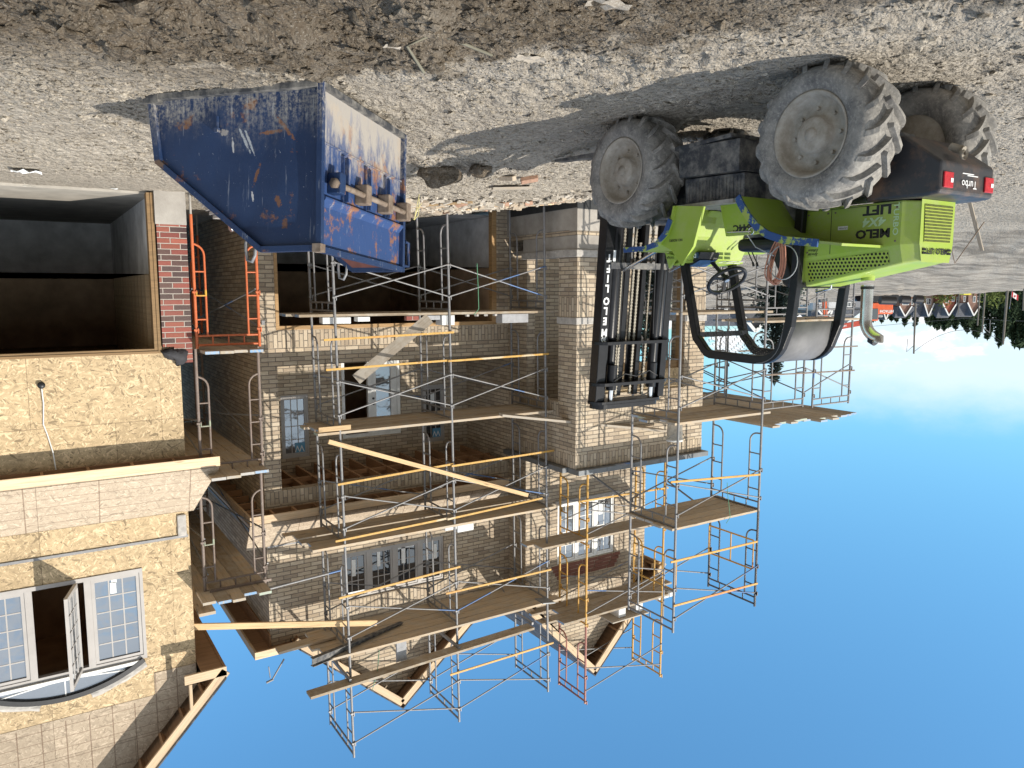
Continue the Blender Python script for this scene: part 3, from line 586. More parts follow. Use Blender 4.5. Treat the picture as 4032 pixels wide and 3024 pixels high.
# roofs
pent(bh,XL+.25,-3.2,13.82,Yg,5.78,6.5)
f=MB();f.box(-3.238,-3.2,13.825,26,5.782,5.92);f.face([(-3.2,13.82,5.93),(-3.2,26,5.93),(-3.58,26,6.5),(-3.58,14.2,6.5)]);f.build('fascia_board',PALEWOOD,bh)
for i in range(20): f=MB();f.beam((-3.57,14.3+i*.55,5.85),(-3.24,14.3+i*.55,5.85),.04,.12);f.build('rafter_tail',DARKWOOD,bh)
f=MB();f.box(-3.575,-3.56,14.25,26,6.5,6.56);f.box(-8.6,-3.59,14.185,14.197,6.5,6.53);f.build('flashing_strip',STEEL,bh)
def gable_roof(xc,za,slope,hw,y0,y1,th=.14):
    r=MB();b=MB()
    for sg in (-1,1):
        xe=xc+sg*hw;ze=za-slope*hw;k=th*math.sqrt(1+slope*slope)
        r.prism([(xc,za),(xe,ze),(xe,ze-.03),(xc,za-.03)] if sg>0 else [(xc,za),(xc,za-.03),(xe,ze-.03),(xe,ze)],'y',y0-.03,y1)
        b.beam((xc+(-.0 if sg<0 else .0),y0,za-k*.5-.04),(xe,y0,ze-k*.5-.04),.04,th)
        L=math.hypot(hw,slope*hw)
    ro=r.build('roof',SHINGLE,bh);b.build('rake_board',PALEWOOD,bh)
    q=MB()
    for sg in (-1,1):
        q.face([(xc,y0+.02,za-.04),(xc+sg*hw,y0+.02,za-slope*hw-.04),(xc+sg*hw,y1,za-slope*hw-.04),(xc,y1,za-.04)])
        for i in range(5):
            s_=.15+.2*i;x=xc+sg*hw*s_;z=za-slope*hw*s_-.12;k_=MB();k_.beam((x,y0+.024,z),(x,y0+.5,z),.04,.09,up=(slope*sg,0,1));k_.build('lookout',DARKWOOD,bh)
    q.build('roof_underside',DARKWOOD,bh)
gable_roof(-6.1,10.30,.87,2.15,13.82,21)
gable_roof(-10.6,10.56,1.03,2.10,13.15,21)
r=MB();A=[(-12.75,14.0,8.48),(-3.2,13.85,8.48),(-3.2,26,8.48),(-12.75,26,8.48)];B=[(-8.5,19.5,9.9),(-7.5,19.5,9.9),(-7.5,21,9.9),(-8.5,21,9.9)]
for i in range(4): r.face([A[i],A[(i+1)%4],B[(i+1)%4],B[i]])
r.face(B);r.build('roof',SHINGLE,bh)
for q_ in ((-4.35,-3.2,13.83,13.87,8.34,8.475),(-3.24,-3.2,13.871,26,8.34,8.475),(-12.75,-12.45,13.3,13.34,8.3,8.44),(-12.75,-12.71,13.341,26,8.3,8.44)): f=MB();f.box(*q_);f.build('fascia_board',PALEWOOD,bh)
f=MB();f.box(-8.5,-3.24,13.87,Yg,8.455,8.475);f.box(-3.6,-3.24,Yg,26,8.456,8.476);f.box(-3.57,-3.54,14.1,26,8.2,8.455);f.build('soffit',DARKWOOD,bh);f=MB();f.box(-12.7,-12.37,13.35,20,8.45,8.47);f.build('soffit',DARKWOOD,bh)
v=MB();v.box(-3.70,-3.64,Yg-.03,Yg,2.28,2.36);v.build('junction_box',STEEL,bh)
v=MB();v.tube([(-3.2+.02,17,10.6),(-3.2,17,8.3)],.02,8) if False else None
# ------------------------------------------------------------------ OSB house on the right
oh=thing('sheathed_house','unfinished townhouse sheathed in yellow chipboard with an open garage and arched window','house',(0.7,12.45,.3))
Yo=12.45
w=MB();w.wall_x(Yo,.15,-1.97,3.7,2.66,7.95,[(-1.72,-.999,3.0,2.9),(-1.28,.92,5.9,7.32)])
w.face([(-1.97,Yo,7.95),(3.7,Yo,7.95),(3.7,Yo,7.951),(-1.97,Yo,7.951)])
w.box(-1.965,-1.70,Yo+.02,Yo+.17,.3,2.66);w.box(3.1,3.7,Yo,Yo+.15,.3,2.66)
w.wall_y(-1.965+.0,.15,Yo+.15,24,.3,8.0) if False else w.face([(-1.97,Yo,0.3),(-1.97,24,.3),(-1.97,24,8),(-1.97,Yo,8)])
w.box(-1.96,-1.67,Yo-.006,Yo+.0,2.9,4.0);w.box(-1.955,-1.69,Yo-.006,Yo,5.52,7.4)
w.build('wall',OSB,oh)
g=MB();g.face([(-1.97,Yo-.004,7.955),(3.7,Yo-.004,7.955),(.7,Yo-.004,10.9)]);g.box(-1.96,-1.36,Yo-.012,Yo,7.60,7.953);go=g.build('gable_sheathing',OSBROOF,oh)
p=MB();p.wall_x(12.37,.3,-2.135,-1.725,.785,2.575);p.wall_x(12.37,.3,-2.135,-1.88,2.5751,2.655);p.wall_x(12.37,.3,-2.135,-2.03,2.6551,2.82)
p.wall_y(-1.725,.002,12.37,12.6,.785,2.575);m2=MB();p.face([(-2.135,12.37,.785),(-2.135,13.4,.785),(-2.135,13.4,2.82),(-2.135,12.37,2.82)]);p.build('brick_pier',REDBRICK,oh)
c=MB();c.box(-2.14,-1.715,12.36,13.4,-.1,.783);c.box(-2.1,-1.97,13.4,24,0,.8);c.build('foundation',CONC,oh)
g=MB();g.box(-1.72,-1.62,Yo-.03,Yo+.14,.335,2.66);g.box(-1.62,3.1,Yo-.028,Yo+.14,2.60,2.66);g.box(-1.71,-1.67,Yo-.045,Yo-.03,.335,2.67);g.box(-1.67,3.1,Yo-.043,Yo-.028,2.635,2.67);g.build('garage_trim',FRAMEWOOD,oh)
i_=MB();inner_box(i_,-1.69,3.5,Yo+.15,18.5,.33,1.5,1);inner_box(i_,-1.68,3.49,Yo+.15,18.49,1.5,2.9,0);inner_box(i_,-1.3,.95,Yo+.15,15,5.8,7.7)
i_.build('room_lining',[DARKIN,DARKWALL],oh)
s=MB();
for i in range(12): s.box(-1.675,-1.60,12.9+i*.42,12.94+i*.42,1.5,2.9)
s.build('wall_studs',PINE,oh)
fl=MB();fl.box(-1.69,3.5,Yo+.12,18.5,.25,.345);fl.build('garage_floor',simple('dusty_slab',(.36,.335,.295),.95,amt=.2,sc=3,bd=.003),oh)
pent(oh,-2.40,3.9,12.12,Yo,4.25,5.12,n=12)
s=MB();s.box(-1.95,3.7,Yo-.02,Yo-.012,5.49,5.53);s.build('flashing_strip',STEEL,oh)
s=MB();s.box(-1.93,-1.80,Yo-.05,Yo-.013,5.16,5.50);bevel(s.build('flashing_wrap',STONE,oh),.02)
s=MB();s.box(-1.9,3.7,Yo-.012,Yo,5.12,5.34);s.build('sheathing_strip',OSB,oh)
# middle casement open
wn_=window(oh,Yo-.02,-1.28,.92,5.9,7.32,3,3,5,GLASS2,VINYL,.06,skip=(1,),stick=((-.92,-.84,6.05,6.22,PAPER),(-.93,-.86,5.98,6.06,PAPER),(.55,.63,6.0,6.16,PAPER),(.54,.62,6.18,6.3,PAPER)))
sh=MB();hx=-.40;sh.beam((hx,12.40,5.975),(hx+.15,11.83,5.975),.045,.06);sh.beam((hx,12.40,7.25),(hx+.15,11.83,7.25),.045,.06);sh.beam((hx,12.40,6.006),(hx,12.40,7.219),.045,.06,up=(0,1,0));sh.beam((hx+.15,11.83,5.945),(hx+.15,11.83,7.28),.045,.06,up=(0,1,0))
for k in (1,2): sh.beam((hx+.05*k,12.4-.19*k,6.0),(hx+.05*k,12.4-.19*k,7.22),.016,.016,up=(0,1,0))
for k in range(1,5): sh.beam((hx+.01,12.37,6.0+.244*k),(hx+.14,11.86,6.0+.244*k),.014,.014)
so=sh.build('open_sash',VINYL,wn_);gl=MB();gl.face([(hx+.004,12.38,6.0),(hx+.146,11.85,6.0),(hx+.146,11.85,7.22),(hx+.004,12.38,7.22)]);gl.build('pane',GLASS2,wn_)
# arched transom
tr=MB();xc_,R_,zc_=-.18,1.93,5.745
def arcp(r,a): return (xc_+r*math.sin(a),zc_+r*math.cos(a))
A0=.585;N_=28
for (r0,r1,y0,m_) in ((1.86,1.93,Yo-.07,0),):
    for i in range(N_):
        a1=-A0+2*A0*i/N_;a2=-A0+2*A0*(i+1)/N_
        tr.prism([arcp(r0,a1),arcp(r0,a2),arcp(r1,a2),arcp(r1,a1)],'y',y0,Yo)
to=tr.build('arched_transom',BLKPLASTIC,oh)
g=MB();P=[arcp(1.865,-A0+2*A0*i/N_) for i in range(N_+1)];zb=7.325
g.face([(P[0][0],Yo-.02,zb)]+[(x,Yo-.02,max(z,zb)) for x,z in P]+[(P[-1][0],Yo-.02,zb)]);g.build('pane',GLASS2,to)
g=MB();g.box(-1.22,.88,Yo-.06,Yo-.021,7.322,7.37)
for a_ in (-.42,0,.42): g.beam((xc_+.1*a_,Yo-.026,7.36),(arcp(1.86,a_)[0]+a_*.25,Yo-.026,arcp(1.86,a_)[1]),.012,.016,up=(1,0,.3))
g.build('muntins',WHITE,to)
random.seed(3)
for sg in (-1,1):
    g=MB()
    pts=[arcp(1.94,sg*(.16+.06*i)) for i in range(8)];rows=[]
    for i,(x,z) in enumerate(pts): rows.append([(x,Yo-.02-.015*random.random(),z),(x+sg*.02,Yo-.025-.02*random.random(),z+.03+.03*random.random()),(x+sg*.03,Yo-.012,z+.07+.03*random.random())])
    g.grid(rows,0,False);g.build('insulation_wrap',STONE,to)
# big gable
r=MB();b=MB();q=MB();xc,za,sl,y0=.7,10.90,1.085,12.0
for sg in (-1,1):
    xe=xc+sg*3.02;ze=za-sl*3.02
    r.prism([(xc,za+.12),(xe,ze+.12),(xe,ze+.09),(xc,za+.09)] if sg>0 else [(xc,za+.12),(xc,za+.09),(xe,ze+.09),(xe,ze+.12)],'y',y0-.06,23)
    b.beam((xc,y0-.02,za),(xe,y0-.02,ze),.04,.15)
    q.face([(xc,y0,za+.08),(xe,y0,ze+.08),(xe,23,ze+.08),(xc,23,za+.08)])
    for i in range(9):
        s_=.1+.1*i;x=xc+sg*3.02*s_;z=za-sl*3.02*s_+.02;k_=MB();k_.beam((x,y0+.001,z),(x,Yo-.005,z),.04,.09,up=(sl*sg,0,1));k_.build('lookout',DARKWOOD,oh)
r.build('roof',SHINGLE,oh);b.beam((-2.33,y0-.02,7.62),(-1.72,y0-.02,7.62),.04,.14);b.beam((-1.80,y0-.0,7.70),(-1.80,y0,8.12),.09,.04);b.build('rake_board',PALEWOOD,oh);q.build('roof_underside',DARKWOOD,oh)
e=MB();e.box(-2.33,-2.29,12.0,23,7.56,7.70);e.box(-2.29,-1.975,12.05,23,7.57,7.59);e.build('eave',DARKWOOD,oh)
e=MB();e.lathe([(0,-.05),(.045,-.05),(.05,0)],(-.16,Yo,3.05),'y',12);e.build('junction_box',BLKPLASTIC,oh)
cb=MB();cb.tube([(-.16,Yo-.04,3.08),(-.17,Yo-.02,3.3),(-.15,Yo-.015,3.6),(-.19,Yo-.02,3.75),(-.24,Yo-.03,4.0),(-.26,Yo-.05,4.25)],.009,6);cb.build('cable',WHITE,oh)
# ------------------------------------------------------------------ scaffolding
def frame_mesh(w,h,axis,m,lad=.27,low=.42,name='scaffold_frame'):
    """one walk-through frame; legs at 0 and w along axis ('y' or 'x'), z from 0 to h"""
    mb=MB();P=(lambda d,z:(0,d,z)) if axis=='y' else (lambda d,z:(d,0,z))
    r=.0235
    for d in (0,w): mb.tube([P(d,0),P(d,h)],r,8)
    mb.tube([P(r,h-.05),P(w-r,h-.05)],.019,8);mb.tube([P(r,h-.19),P(w-r,h-.19)],.017,8)
    for k in range(1,4): mb.tube([P(w*k/4,h-.19),P(w*k/4,h-.05)],.013,6)
    for d,sg in ((0,1),(w,-1)):
        q=d+sg*lad
        pts=[P(q,h-.19),P(q,low+.18)]
        for k in range(1,6):
            a=k*PI/10; pts.append(P(q-sg*.17*(1-math.cos(a)),low+.18-.17*math.sin(a)))
        pts.append(P(d+sg*.02,low+.005));mb.tube(pts,.0165,8)
        for z in (low+.42,low+.78,low+1.14): mb.tube([P(d+sg*.02,z),P(q,z)],.0135,6)
        for z in (1.15,1.72):
            c=P(d,z)
            s1=.012; mb.box(c[0]-.035,c[0]+.035,c[1]-.035,c[1]-.005,c[2]-.015,c[2]+.015)
            mb.box(c[0]-.03,c[0]-.018,c[1]-.045,c[1]+.02,c[2]-.03,c[2]+.05)
    o=mb.build(name,m);me=o.data;bpy.data.objects.remove(o);return me
def put(me,name,parent,loc,rot=(0,0,0)):
    o=bpy.data.objects.new(name,me);COL.objects.link(o);o.parent=parent;o.location=Vector(loc)-parent.location;o.rotation_euler=rot;return o
def brace(parent,p0,p1,dz,m=None,name='cross_brace'):
    mb=MB();p0=Vector(p0);p1=Vector(p1);u=Vector((0,0,dz))
    n=(p1-p0).cross(Vector((0,0,1))).normalized()*.012
    mb.tube([p0+n,p1+u+n],.0138,6);mb.tube([p0+u-n,p1-n],.0138,6);return mb.build(name,m or STEEL,parent)
def deck(x0,x1,y0,y1,z,n,label,group,axis='x',j=.12,th=.042,miss=()):
    """n planks side by side, each one a thing"""
    for i in range(n):
        if i in miss: continue
        mb=MB();wd=((y1-y0) if axis=='x' else (x1-x0))/n
        a,b=((x0,x1) if axis=='x' else (y0,y1));a+=random.uniform(-j,j);b+=random.uniform(-j,j);zz=z+random.uniform(0,.006);wt=wd-.016
        c=(y0 if axis=='x' else x0)+wd*(i+.5);t1=random.uniform(-.008,.008)
        p,q=((a,c,zz),(b,c+t1,zz)) if axis=='x' else ((c,a,zz),(c+t1,b,zz))
        mb.beam(p,q,wt,th)
        for k in(-1,-2): mb.mi[k]=1
        solo(mb,'scaffold_plank',[PLANK,PLANKEND],label,'scaffold plank',group)
LEAN=-.0165
def sx(x,z): return x+LEAN*(z-1)
# main tower: two bays, three rows of frames, five lifts
ms=thing('scaffold','tall grey tube scaffold of two bays with blue paint marks before the brick garage','scaffold',(-6.5,13,0.1))
F1=frame_mesh(1.25,2.0,'y',STEEL)
BX=(-4.40,-6.56,-8.68);LZ=(.14,2.14,4.13,6.12,8.12)
for x in BX:
    for z in LZ: put(F1,'scaffold_frame',ms,(sx(x,z),12.5,z),(0,LEAN,0))
for z in LZ:
    for a,b in ((0,1),(1,2)):
        for y in (12.475,13.775):
            if z==LZ[4] and False: continue
            brace(ms,(sx(BX[a],z+1.1),y,z+1.13),(sx(BX[b],z+1.1),y,z+1.13),.58)
def bar(parent,p0,p1,m=YBAR,w=.022,h=.036,name='guard_rail'):
    mb=MB();mb.beam(p0,p1,w,h);return mb.build(name,m,parent)
YB=12.445
for p0,p1 in (((-4.2,YB,2.56),(-6.64,YB-.0,2.50)),((-4.22,YB,3.06),(-6.55,YB,3.01)),((-6.5,YB-.03,3.02),(-8.74,YB-.03,2.985)),((-4.37,YB,5.04),(-6.6,YB,4.95)),((-6.55,YB-.03,4.98),(-8.88,YB-.03,4.945)),((-4.3,YB,6.03),(-6.5,YB,5.97)),((-6.45,YB-.03,5.98),(-8.6,YB-.03,5.89)),
              ((-4.33,YB,7.06),(-6.73,YB,6.96)),((-6.42,YB,7.43),(-8.85,YB,7.44)),((-6.49,YB,9.07),(-8.92,YB,9.04))): bar(ms,p0,p1)
for x in BX:
    for y in (12.5,13.75): mb=MB();mb.tube([(sx(x,.1),y,-.12),(sx(x,.1),y,.16)],.016,8);mb.box(sx(x,0)-.07,sx(x,0)+.07,y-.07,y+.07,-.05,-.04);mb.build('screw_jack',STEEL,ms)
# side brackets carrying the outrigger plank near the top
for x,z in ((-4.45,8.62),(-6.62,8.58),(-8.3,8.5)):
    mb=MB();mb.beam((x,13.72,z-.08),(x,12.3,z-.08),.04,.05);mb.tube([(x,13.7,z-.55),(x,12.9,z-.1)],.014,6);mb.build('bracket',STEEL,ms)
deck(-8.95,-3.85,12.50,13.68,2.155,5,'worn plank in the lowest deck of the tall grey scaffold','lowest deck of the tall scaffold')
deck(-8.98,-4.12,12.48,13.70,4.155,5,'worn plank in the second deck of the tall grey scaffold','second deck of the tall scaffold')
deck(-8.95,-3.95,12.46,13.16,6.145,3,'worn plank in the third deck of the tall grey scaffold','third deck of the tall scaffold')
deck(-8.95,-3.8,13.22,13.7,6.147,2,'worn plank in the third deck of the tall grey scaffold','third deck of the tall scaffold')
deck(-9.05,-4.1,12.46,13.72,8.145,5,'worn plank in the highest deck of the tall grey scaffold','highest deck of the tall scaffold')
def lumber(label,cat,p0,p1,w,h,m=PINE,name='lumber',up=(0,0,1),ends=False):
    mb=MB();mb.beam(p0,p1,w,h,up=up)
    return solo(mb,name,m,label,cat)
lumber('single outrigger plank hung in front of the tall scaffold above its highest deck','plank',(-3.72,12.36,8.62),(-8.3,12.36,8.50),.25,.045,PLANK,'outrigger_plank')
lumber('short plank wedged beneath the right end of the highest scaffold deck','plank',(-3.45,13.25,8.12),(-4.5,13.25,8.08),.24,.045,PLANK,'plank')
lumber('pale board leaning up from the lowest scaffold deck towards the balcony door','board',(-6.20,12.55,2.24),(-4.86,12.75,3.29),.03,.20,GREYPLANK,'leaning_board',up=(.6,0,1))
lumber('long new timber running diagonally down the scaffold front below its third deck','timber',(-4.22,12.42,4.27),(-8.25,12.42,5.78),.04,.075,PINE,'diagonal_timber')
lumber('short pine ledger under the right end of the second scaffold deck','timber',(-4.06,12.44,4.06),(-4.62,12.44,4.06),.04,.08,PINE,'ledger_timber')
lumber('grey plank bridging from the tall scaffold to the scaffold round the porch','plank',(-7.6,12.38,4.10),(-11.0,11.5,4.60),.24,.045,GREYPLANK,'bridging_plank')
lumber('long pine joist spanning from the chipboard house to the tall scaffold','timber',(-1.98,12.75,7.12),(-5.14,12.75,7.81),.045,.10,PINE,'joist')
mb=MB();
for (a,b) in (((-3.80,12.36,8.05),(-5.80,13.1,8.16)),):
    d=(Vector(b)-Vector(a)).normalized();mb.beam(a,b,.012,.15);mb.beam(Vector(a)+Vector((0,-.0,.07)),Vector(b)+Vector((0,0,.07)),.09,.01);mb.beam(Vector(a)+Vector((0,0,-.07)),Vector(b)+Vector((0,0,-.07)),.09,.01)
solo(mb,'steel_channel',BLACKDUST,'long black steel lintel poking out of the highest scaffold deck','steel lintel')
# tower round the porch, left
lt=thing('scaffold','grey tube scaffold of one bay standing before the porch corner','scaffold',(-11,10.6,.1))
F2=frame_mesh(1.25,2.0,'y',STEEL)
FX=(-9.90,-12.16);FY=9.98
for x in FX:
    for z in (.12,2.13,4.12,6.1): put(F2,'scaffold_frame',lt,(x,FY,z))
put(F2,'scaffold_frame',lt,(FX[1],FY,6.1))
for z in (.12,2.13,4.12,6.1):
    for y in (FY-.025,FY+1.275):
        brace(lt,(FX[0],y,z+1.13),(FX[1],y,z+1.13),.58)
for p0,p1 in (((-9.75,9.93,6.69),(-12.1,9.93,6.72)),((-9.85,9.93,7.55),(-12.16,9.93,7.60)),((-9.7,9.93,5.18),(-12.1,9.93,5.35))): bar(lt,p0,p1,YELLOW)
mb=MB()
g0=Vector((-9.9,10.05,6.98));
for x,m_ in ((-9.98,0),(-12.1,0)):
    mb=MB()
    for z in (6.72,7.32): mb.tube([(x,10.02,z),(x,11.2,z)],.017,6)
    for y in (10.02,10.6,11.2): mb.tube([(x,y,6.72),(x,y,7.32)],.015,6)
    mb.build('end_guard_frame',YELLOW,lt)
for x in FX:
    for y in (FY,FY+1.25): mb=MB();mb.tube([(x,y,-.15),(x,y,.15)],.016,8);mb.box(x-.07,x+.07,y-.07,y+.07,-.05,-.035);mb.build('screw_jack',STEEL,lt)
deck(-12.3,-9.75,10.0,11.22,2.15,5,'dusty plank in the lowest deck of the porch scaffold','lowest deck of the porch scaffold',j=.15)
deck(-12.35,-9.75,9.98,11.22,4.14,5,'dusty plank in the middle deck of the porch scaffold','middle deck of the porch scaffold',j=.15)
deck(-12.25,-9.8,9.98,11.22,6.11,5,'dusty plank in the topmost deck of the porch scaffold','topmost deck of the porch scaffold',j=.08)
bk=thing('bucket','white mortar smeared bucket standing on the middle deck of the porch scaffold','bucket',(-10.05,10.22,4.165))
mb=MB();mb.lathe([(0,0),(.125,0),(.13,.02),(.148,.30),(.155,.30),(.155,.34),(.150,.34),(.135,.02),(0,.03)],(-10.05,10.22,4.165),'z',20);mb.build('pail',simple('mortar_smeared_plastic',(.55,.55,.53),.7,0,.25,14),bk)
mb=MB();mb.tube([(-10.205,10.22,4.45),(-10.17,10.13,4.36),(-10.05,10.07,4.32),(-9.93,10.13,4.36),(-9.895,10.22,4.45)],.004,5);mb.build('handle',STEEL,bk)
for i,(p,q,l) in enumerate((((-9.72,12.3,5.5),(-10.0,11.2,6.0),'short dark tie tube between the painted scaffold and the porch scaffold'),((-11.9,12.3,5.95),(-12.1,11.2,6.45),'tie tube at the left end of the painted scaffold'),((-9.9,11.25,5.1),(-9.66,12.9,5.55),'slanting tie tube above the porch cap'))):
    mb=MB();mb.tube([p,q],.02,8);solo(mb,'tie_tube',STEEL,l,'tube')
# tower at the far side of the porch
rt=thing('scaffold','grey tube scaffold at the far left side of the porch with planks running back','scaffold',(-14.8,12,.1))
F3=frame_mesh(1.35,2.0,'x',STEEL)
for y in (11.0,13.1,15.2):
    for z in (.3,2.35): put(F3,'scaffold_frame',rt,(-14.75 if y<12 else -14.6,y,z+(.0 if y<12 else .05)))
put(F3,'scaffold_frame',rt,(-16.45,11.0,2.4));put(F3,'scaffold_frame',rt,(-16.45,11.0,.35))
for z in (.3,2.35):
    for a,b in (((-14.75,11,z+1.1),(-14.6,13.1,z+1.1)),((-14.6,13.1,z+1.1),(-14.6,15.2,z+1.1)),((-13.35,11,z+1.1),(-13.25,13.1,z+1.1)),((-16.45,11,z+1.1),(-14.75,11,z+1.1)),((-13.3,13.1,z+1.1),(-13.3,15.2,z+1.1))): brace(rt,a,b,.58)
bar(rt,(-12.6,11,3.0),(-16.7,11,3.05),RUST,.02,.03)
bar(rt,(-13.3,10.98,3.55),(-16.6,10.98,3.62),RUST,.02,.03)
deck(-16.75,-14.75,10.85,15.5,4.66,8,'blue ended plank in the upper deck at the far side of the porch','upper deck at the far side of the porch','y',j=.18)
deck(-14.7,-13.2,10.7,15.5,4.60,6,'blue ended plank in the upper deck at the far side of the porch','upper deck at the far side of the porch','y',j=.18)
deck(-16.75,-13.1,10.9,12.3,2.40,5,'pale ended plank in the lower deck at the far side of the porch','lower deck at the far side of the porch',j=.2)
# painted tower on the porch roof
ot=thing('scaffold','yellow and red painted scaffold standing on the porch roof before the left gable','scaffold',(-11,12.8,5.32))
F4=frame_mesh(.95,1.75,'y',YELLOW);F5=frame_mesh(.95,1.75,'y',REDTUBE);F6=frame_mesh(.95,1.75,'y',ORANGE)
OXR,OXL,OY=-9.66,-11.83,12.3
for x in (OXR,OXL):
    for i,z in enumerate((5.32,7.06,8.79)): put((F4 if i==0 else F4 if x==OXL and i<2 else F4 if i==1 or x==OXL else F5),'scaffold_frame',ot,(x,OY,z))
for z in (5.32,7.06,8.79):
    for y in (OY-.02,OY+.97): brace(ot,(OXR,y,z+.95),(OXL,y,z+.95),.5)
bar(ot,(-9.4,12.26,6.05),(-11.9,12.26,6.1),YELLOW)
deck(-12.2,-8.5,12.28,12.85,6.90,2,'plank in the lower deck of the painted scaffold on the porch roof','lower deck of the painted scaffold',j=.35)
deck(-12.4,-9.05,12.28,13.25,8.62,4,'plank in the upper deck of the painted scaffold on the porch roof','upper deck of the painted scaffold',j=.4)
# narrow tower in the gap between the houses
gt=thing('scaffold','narrow scaffold with orange lowest frame squeezed between the two houses','scaffold',(-2.7,13,.3))
def gap_frame(m): return frame_mesh(.93,2.0,'x',m,.16)
G1,G2=gap_frame(ORANGE),gap_frame(BROWNTUBE)
for y in (12.4,17.0):
    for i,z in enumerate((.62,2.62,4.5)): put(G1 if i==0 else G2,'scaffold_frame',gt,(-3.14+.03*i,y+(.0),z))
for z in (.62,2.62,4.5):
    for x in (-2.19,-3.12):
        brace(gt,(x,12.4,z+1.1),(x,17.0,z+1.1),.58,STEEL)
for y in (12.4,17.0):
    for x in (-3.14,-2.21): mb=MB();mb.tube([(x,y,.1),(x,y,.66)],.017,8);mb.build('screw_jack',CONC,gt)
mb=MB();mb.tube([(-2.16,12.35,6.5),(-2.16,12.6,6.75)],.02,6);mb.beam((-2.2,12.3,6.42),(-3.15,12.3,6.42),.04,.04);mb.build('bracket',BROWNTUBE,gt)
deck(-3.10,-2.24,12.05,17.4,2.66,4,'plank on the orange frame between the two houses','lowest deck between the houses','y',j=.06)
deck(-3.12,-2.22,11.95,17.4,4.55,4,'plank in the middle deck between the two houses','middle deck between the houses','y',j=.10)
deck(-3.05,-2.02,11.85,17.4,6.46,5,'plank in the top deck between the two houses','top deck between the houses','y',j=.14)
lumber('overhanging plank stub under the top deck beside the chipboard wall','plank',(-2.16,12.35,6.80),(-2.16,14,6.80),.25,.05,PLANK,'plank')
mb=MB();mb.tube([(-3.05,12.4,6.62),(-4.43,12.6,6.62)],.02,8);solo(mb,'tie_tube',STEEL,'grey tie tube joining the gap scaffold to the tall scaffold','tube')
# odds and ends lying on the decks
def blk(name,m,label,cat,x0,x1,y0,y1,z0,z1,group=None,rz=0,bv=.006):
    cx,cy=(x0+x1)/2,(y0+y1)/2;mb=MB();mb.box(x0-cx,x1-cx,y0-cy,y1-cy,0,z1-z0);o=mb.build(name,m);o.location=(cx,cy,z0);o.rotation_euler=(0,0,rz);bevel(o,bv);return tag(o,label,cat,group)
blk('mortar_box',FOAM,'white mortar board tilted on the lowest scaffold deck above the bin','mortar board',-4.75,-4.28,12.55,13.0,2.19,2.30,rz=.2)
blk('foam_offcut',FOAM,'small white block beside the tilted mortar board','block',-5.05,-4.83,12.52,12.7,2.19,2.27)
blk('concrete_block',GREYBLK,'long grey block at the left end of the lowest scaffold deck','block',-8.35,-7.75,12.56,12.8,2.19,2.36)
for i in range(3): blk('stacked_brick',FOAM,'pale brick stood on edge at the middle of the lowest scaffold deck','brick',-6.52-.09*i,-6.44-.09*i,12.52,12.78,2.19,2.37,'pale bricks on the lowest deck')
blk('grey_brick',GREYBLK,'dark grey brick lying beside the pale bricks on the lowest deck','brick',-6.42,-6.16,12.55,12.75,2.19,2.27)
blk('hollow_brick',REDBRICK,'cored red brick lying by the leaning board on the lowest deck','brick',-5.98,-5.74,12.53,12.63,2.19,2.27)
for i in range(4): blk('mortar_lump',STONE,'lump of dropped mortar on the lowest scaffold deck','mortar lump',-7.0-.2*i,-6.94-.2*i,12.50,12.57,2.18,2.22,'mortar lumps on the lowest deck',rz=i)
blk('foam_sheet',FOAM,'white foam slab lying on the third scaffold deck','foam slab',-6.75,-6.45,12.5,12.9,6.17,6.23);blk('foam_brick',FOAM,'jagged white foam piece on the edge of the third scaffold deck','foam piece',-7.05,-6.70,12.48,12.7,6.17,6.30)
blk('grey_slab',GREYBLK,'upright pale grey panel standing on the highest scaffold deck','panel',-5.62,-5.42,12.5,12.54,8.17,8.55)
mb=MB();mb.beam((-8.75,12.3,8.03),(-8.45,12.3,7.98),.3,.02);solo(mb,'metal_flashing',CAPMETAL,'bent sheet of flashing at the left end of the highest deck','flashing')
for i,x in enumerate((-10.75,-11.25)): blk('foam_pier',FOAM,('right','left')[i]+' white block carrying the mortar board on the painted scaffold','block',x-.1,x+.1,12.4,12.7,8.65,8.90)
blk('mortar_board',GREYPLANK,'mortar board held on two white blocks above the painted scaffold','mortar board',-11.45,-10.4,12.3,12.9,8.905,8.935)
for i in range(3): blk('pale_brick',FOAM,'pale brick in a row on the left end of the painted scaffold deck','brick',-11.95-.2*i,-11.77-.2*i,12.4,12.6,8.65,8.75,'pale bricks on the painted scaffold')
mb=MB();mb.tube([(-4.9,12.42,8.9),(-4.93,12.4,8.75),(-4.98,12.4,8.66),(-5.05,12.43,8.19)],.006,5);solo(mb,'strap',GREENSTRAP,'thin green strap dangling off the outrigger plank','strap')
mb=MB();mb.tube([(-7.05,12.42,2.19),(-7.14,12.40,2.08),(-7.13,12.4,1.7),(-7.12,12.42,1.25)],.008,5);solo(mb,'strap',GREENSTRAP,'green strap hanging down from the lowest scaffold deck','strap')
mb=MB();mb.tube([(-11.2,9.94,6.2),(-11.28,9.92,6.08),(-11.22,9.95,5.6),(-11.2,9.95,5.4)],.006,5);solo(mb,'strap',GREENSTRAP,'green strap hanging off the topmost porch scaffold deck','strap')
tv=MB();tv.tube([(-3.25,13.2,8.1),(-3.05,13.2,8.75)],.015,6) if False else None
clampb=MB();clampb.tube([(-3.5,13.0,8.18),(-3.27,13.0,8.52)],.014,6);clampb.tube([(-3.3,13.0,8.5),(-3.18,13.0,8.53)],.02,6);clampb.tube([(-3.25,13.0,8.46),(-3.23,13.0,8.25)],.01,6)
solo(clampb,'swivel_bracket',STEEL,'blue grey hooked bracket sticking out under the highest deck','bracket')
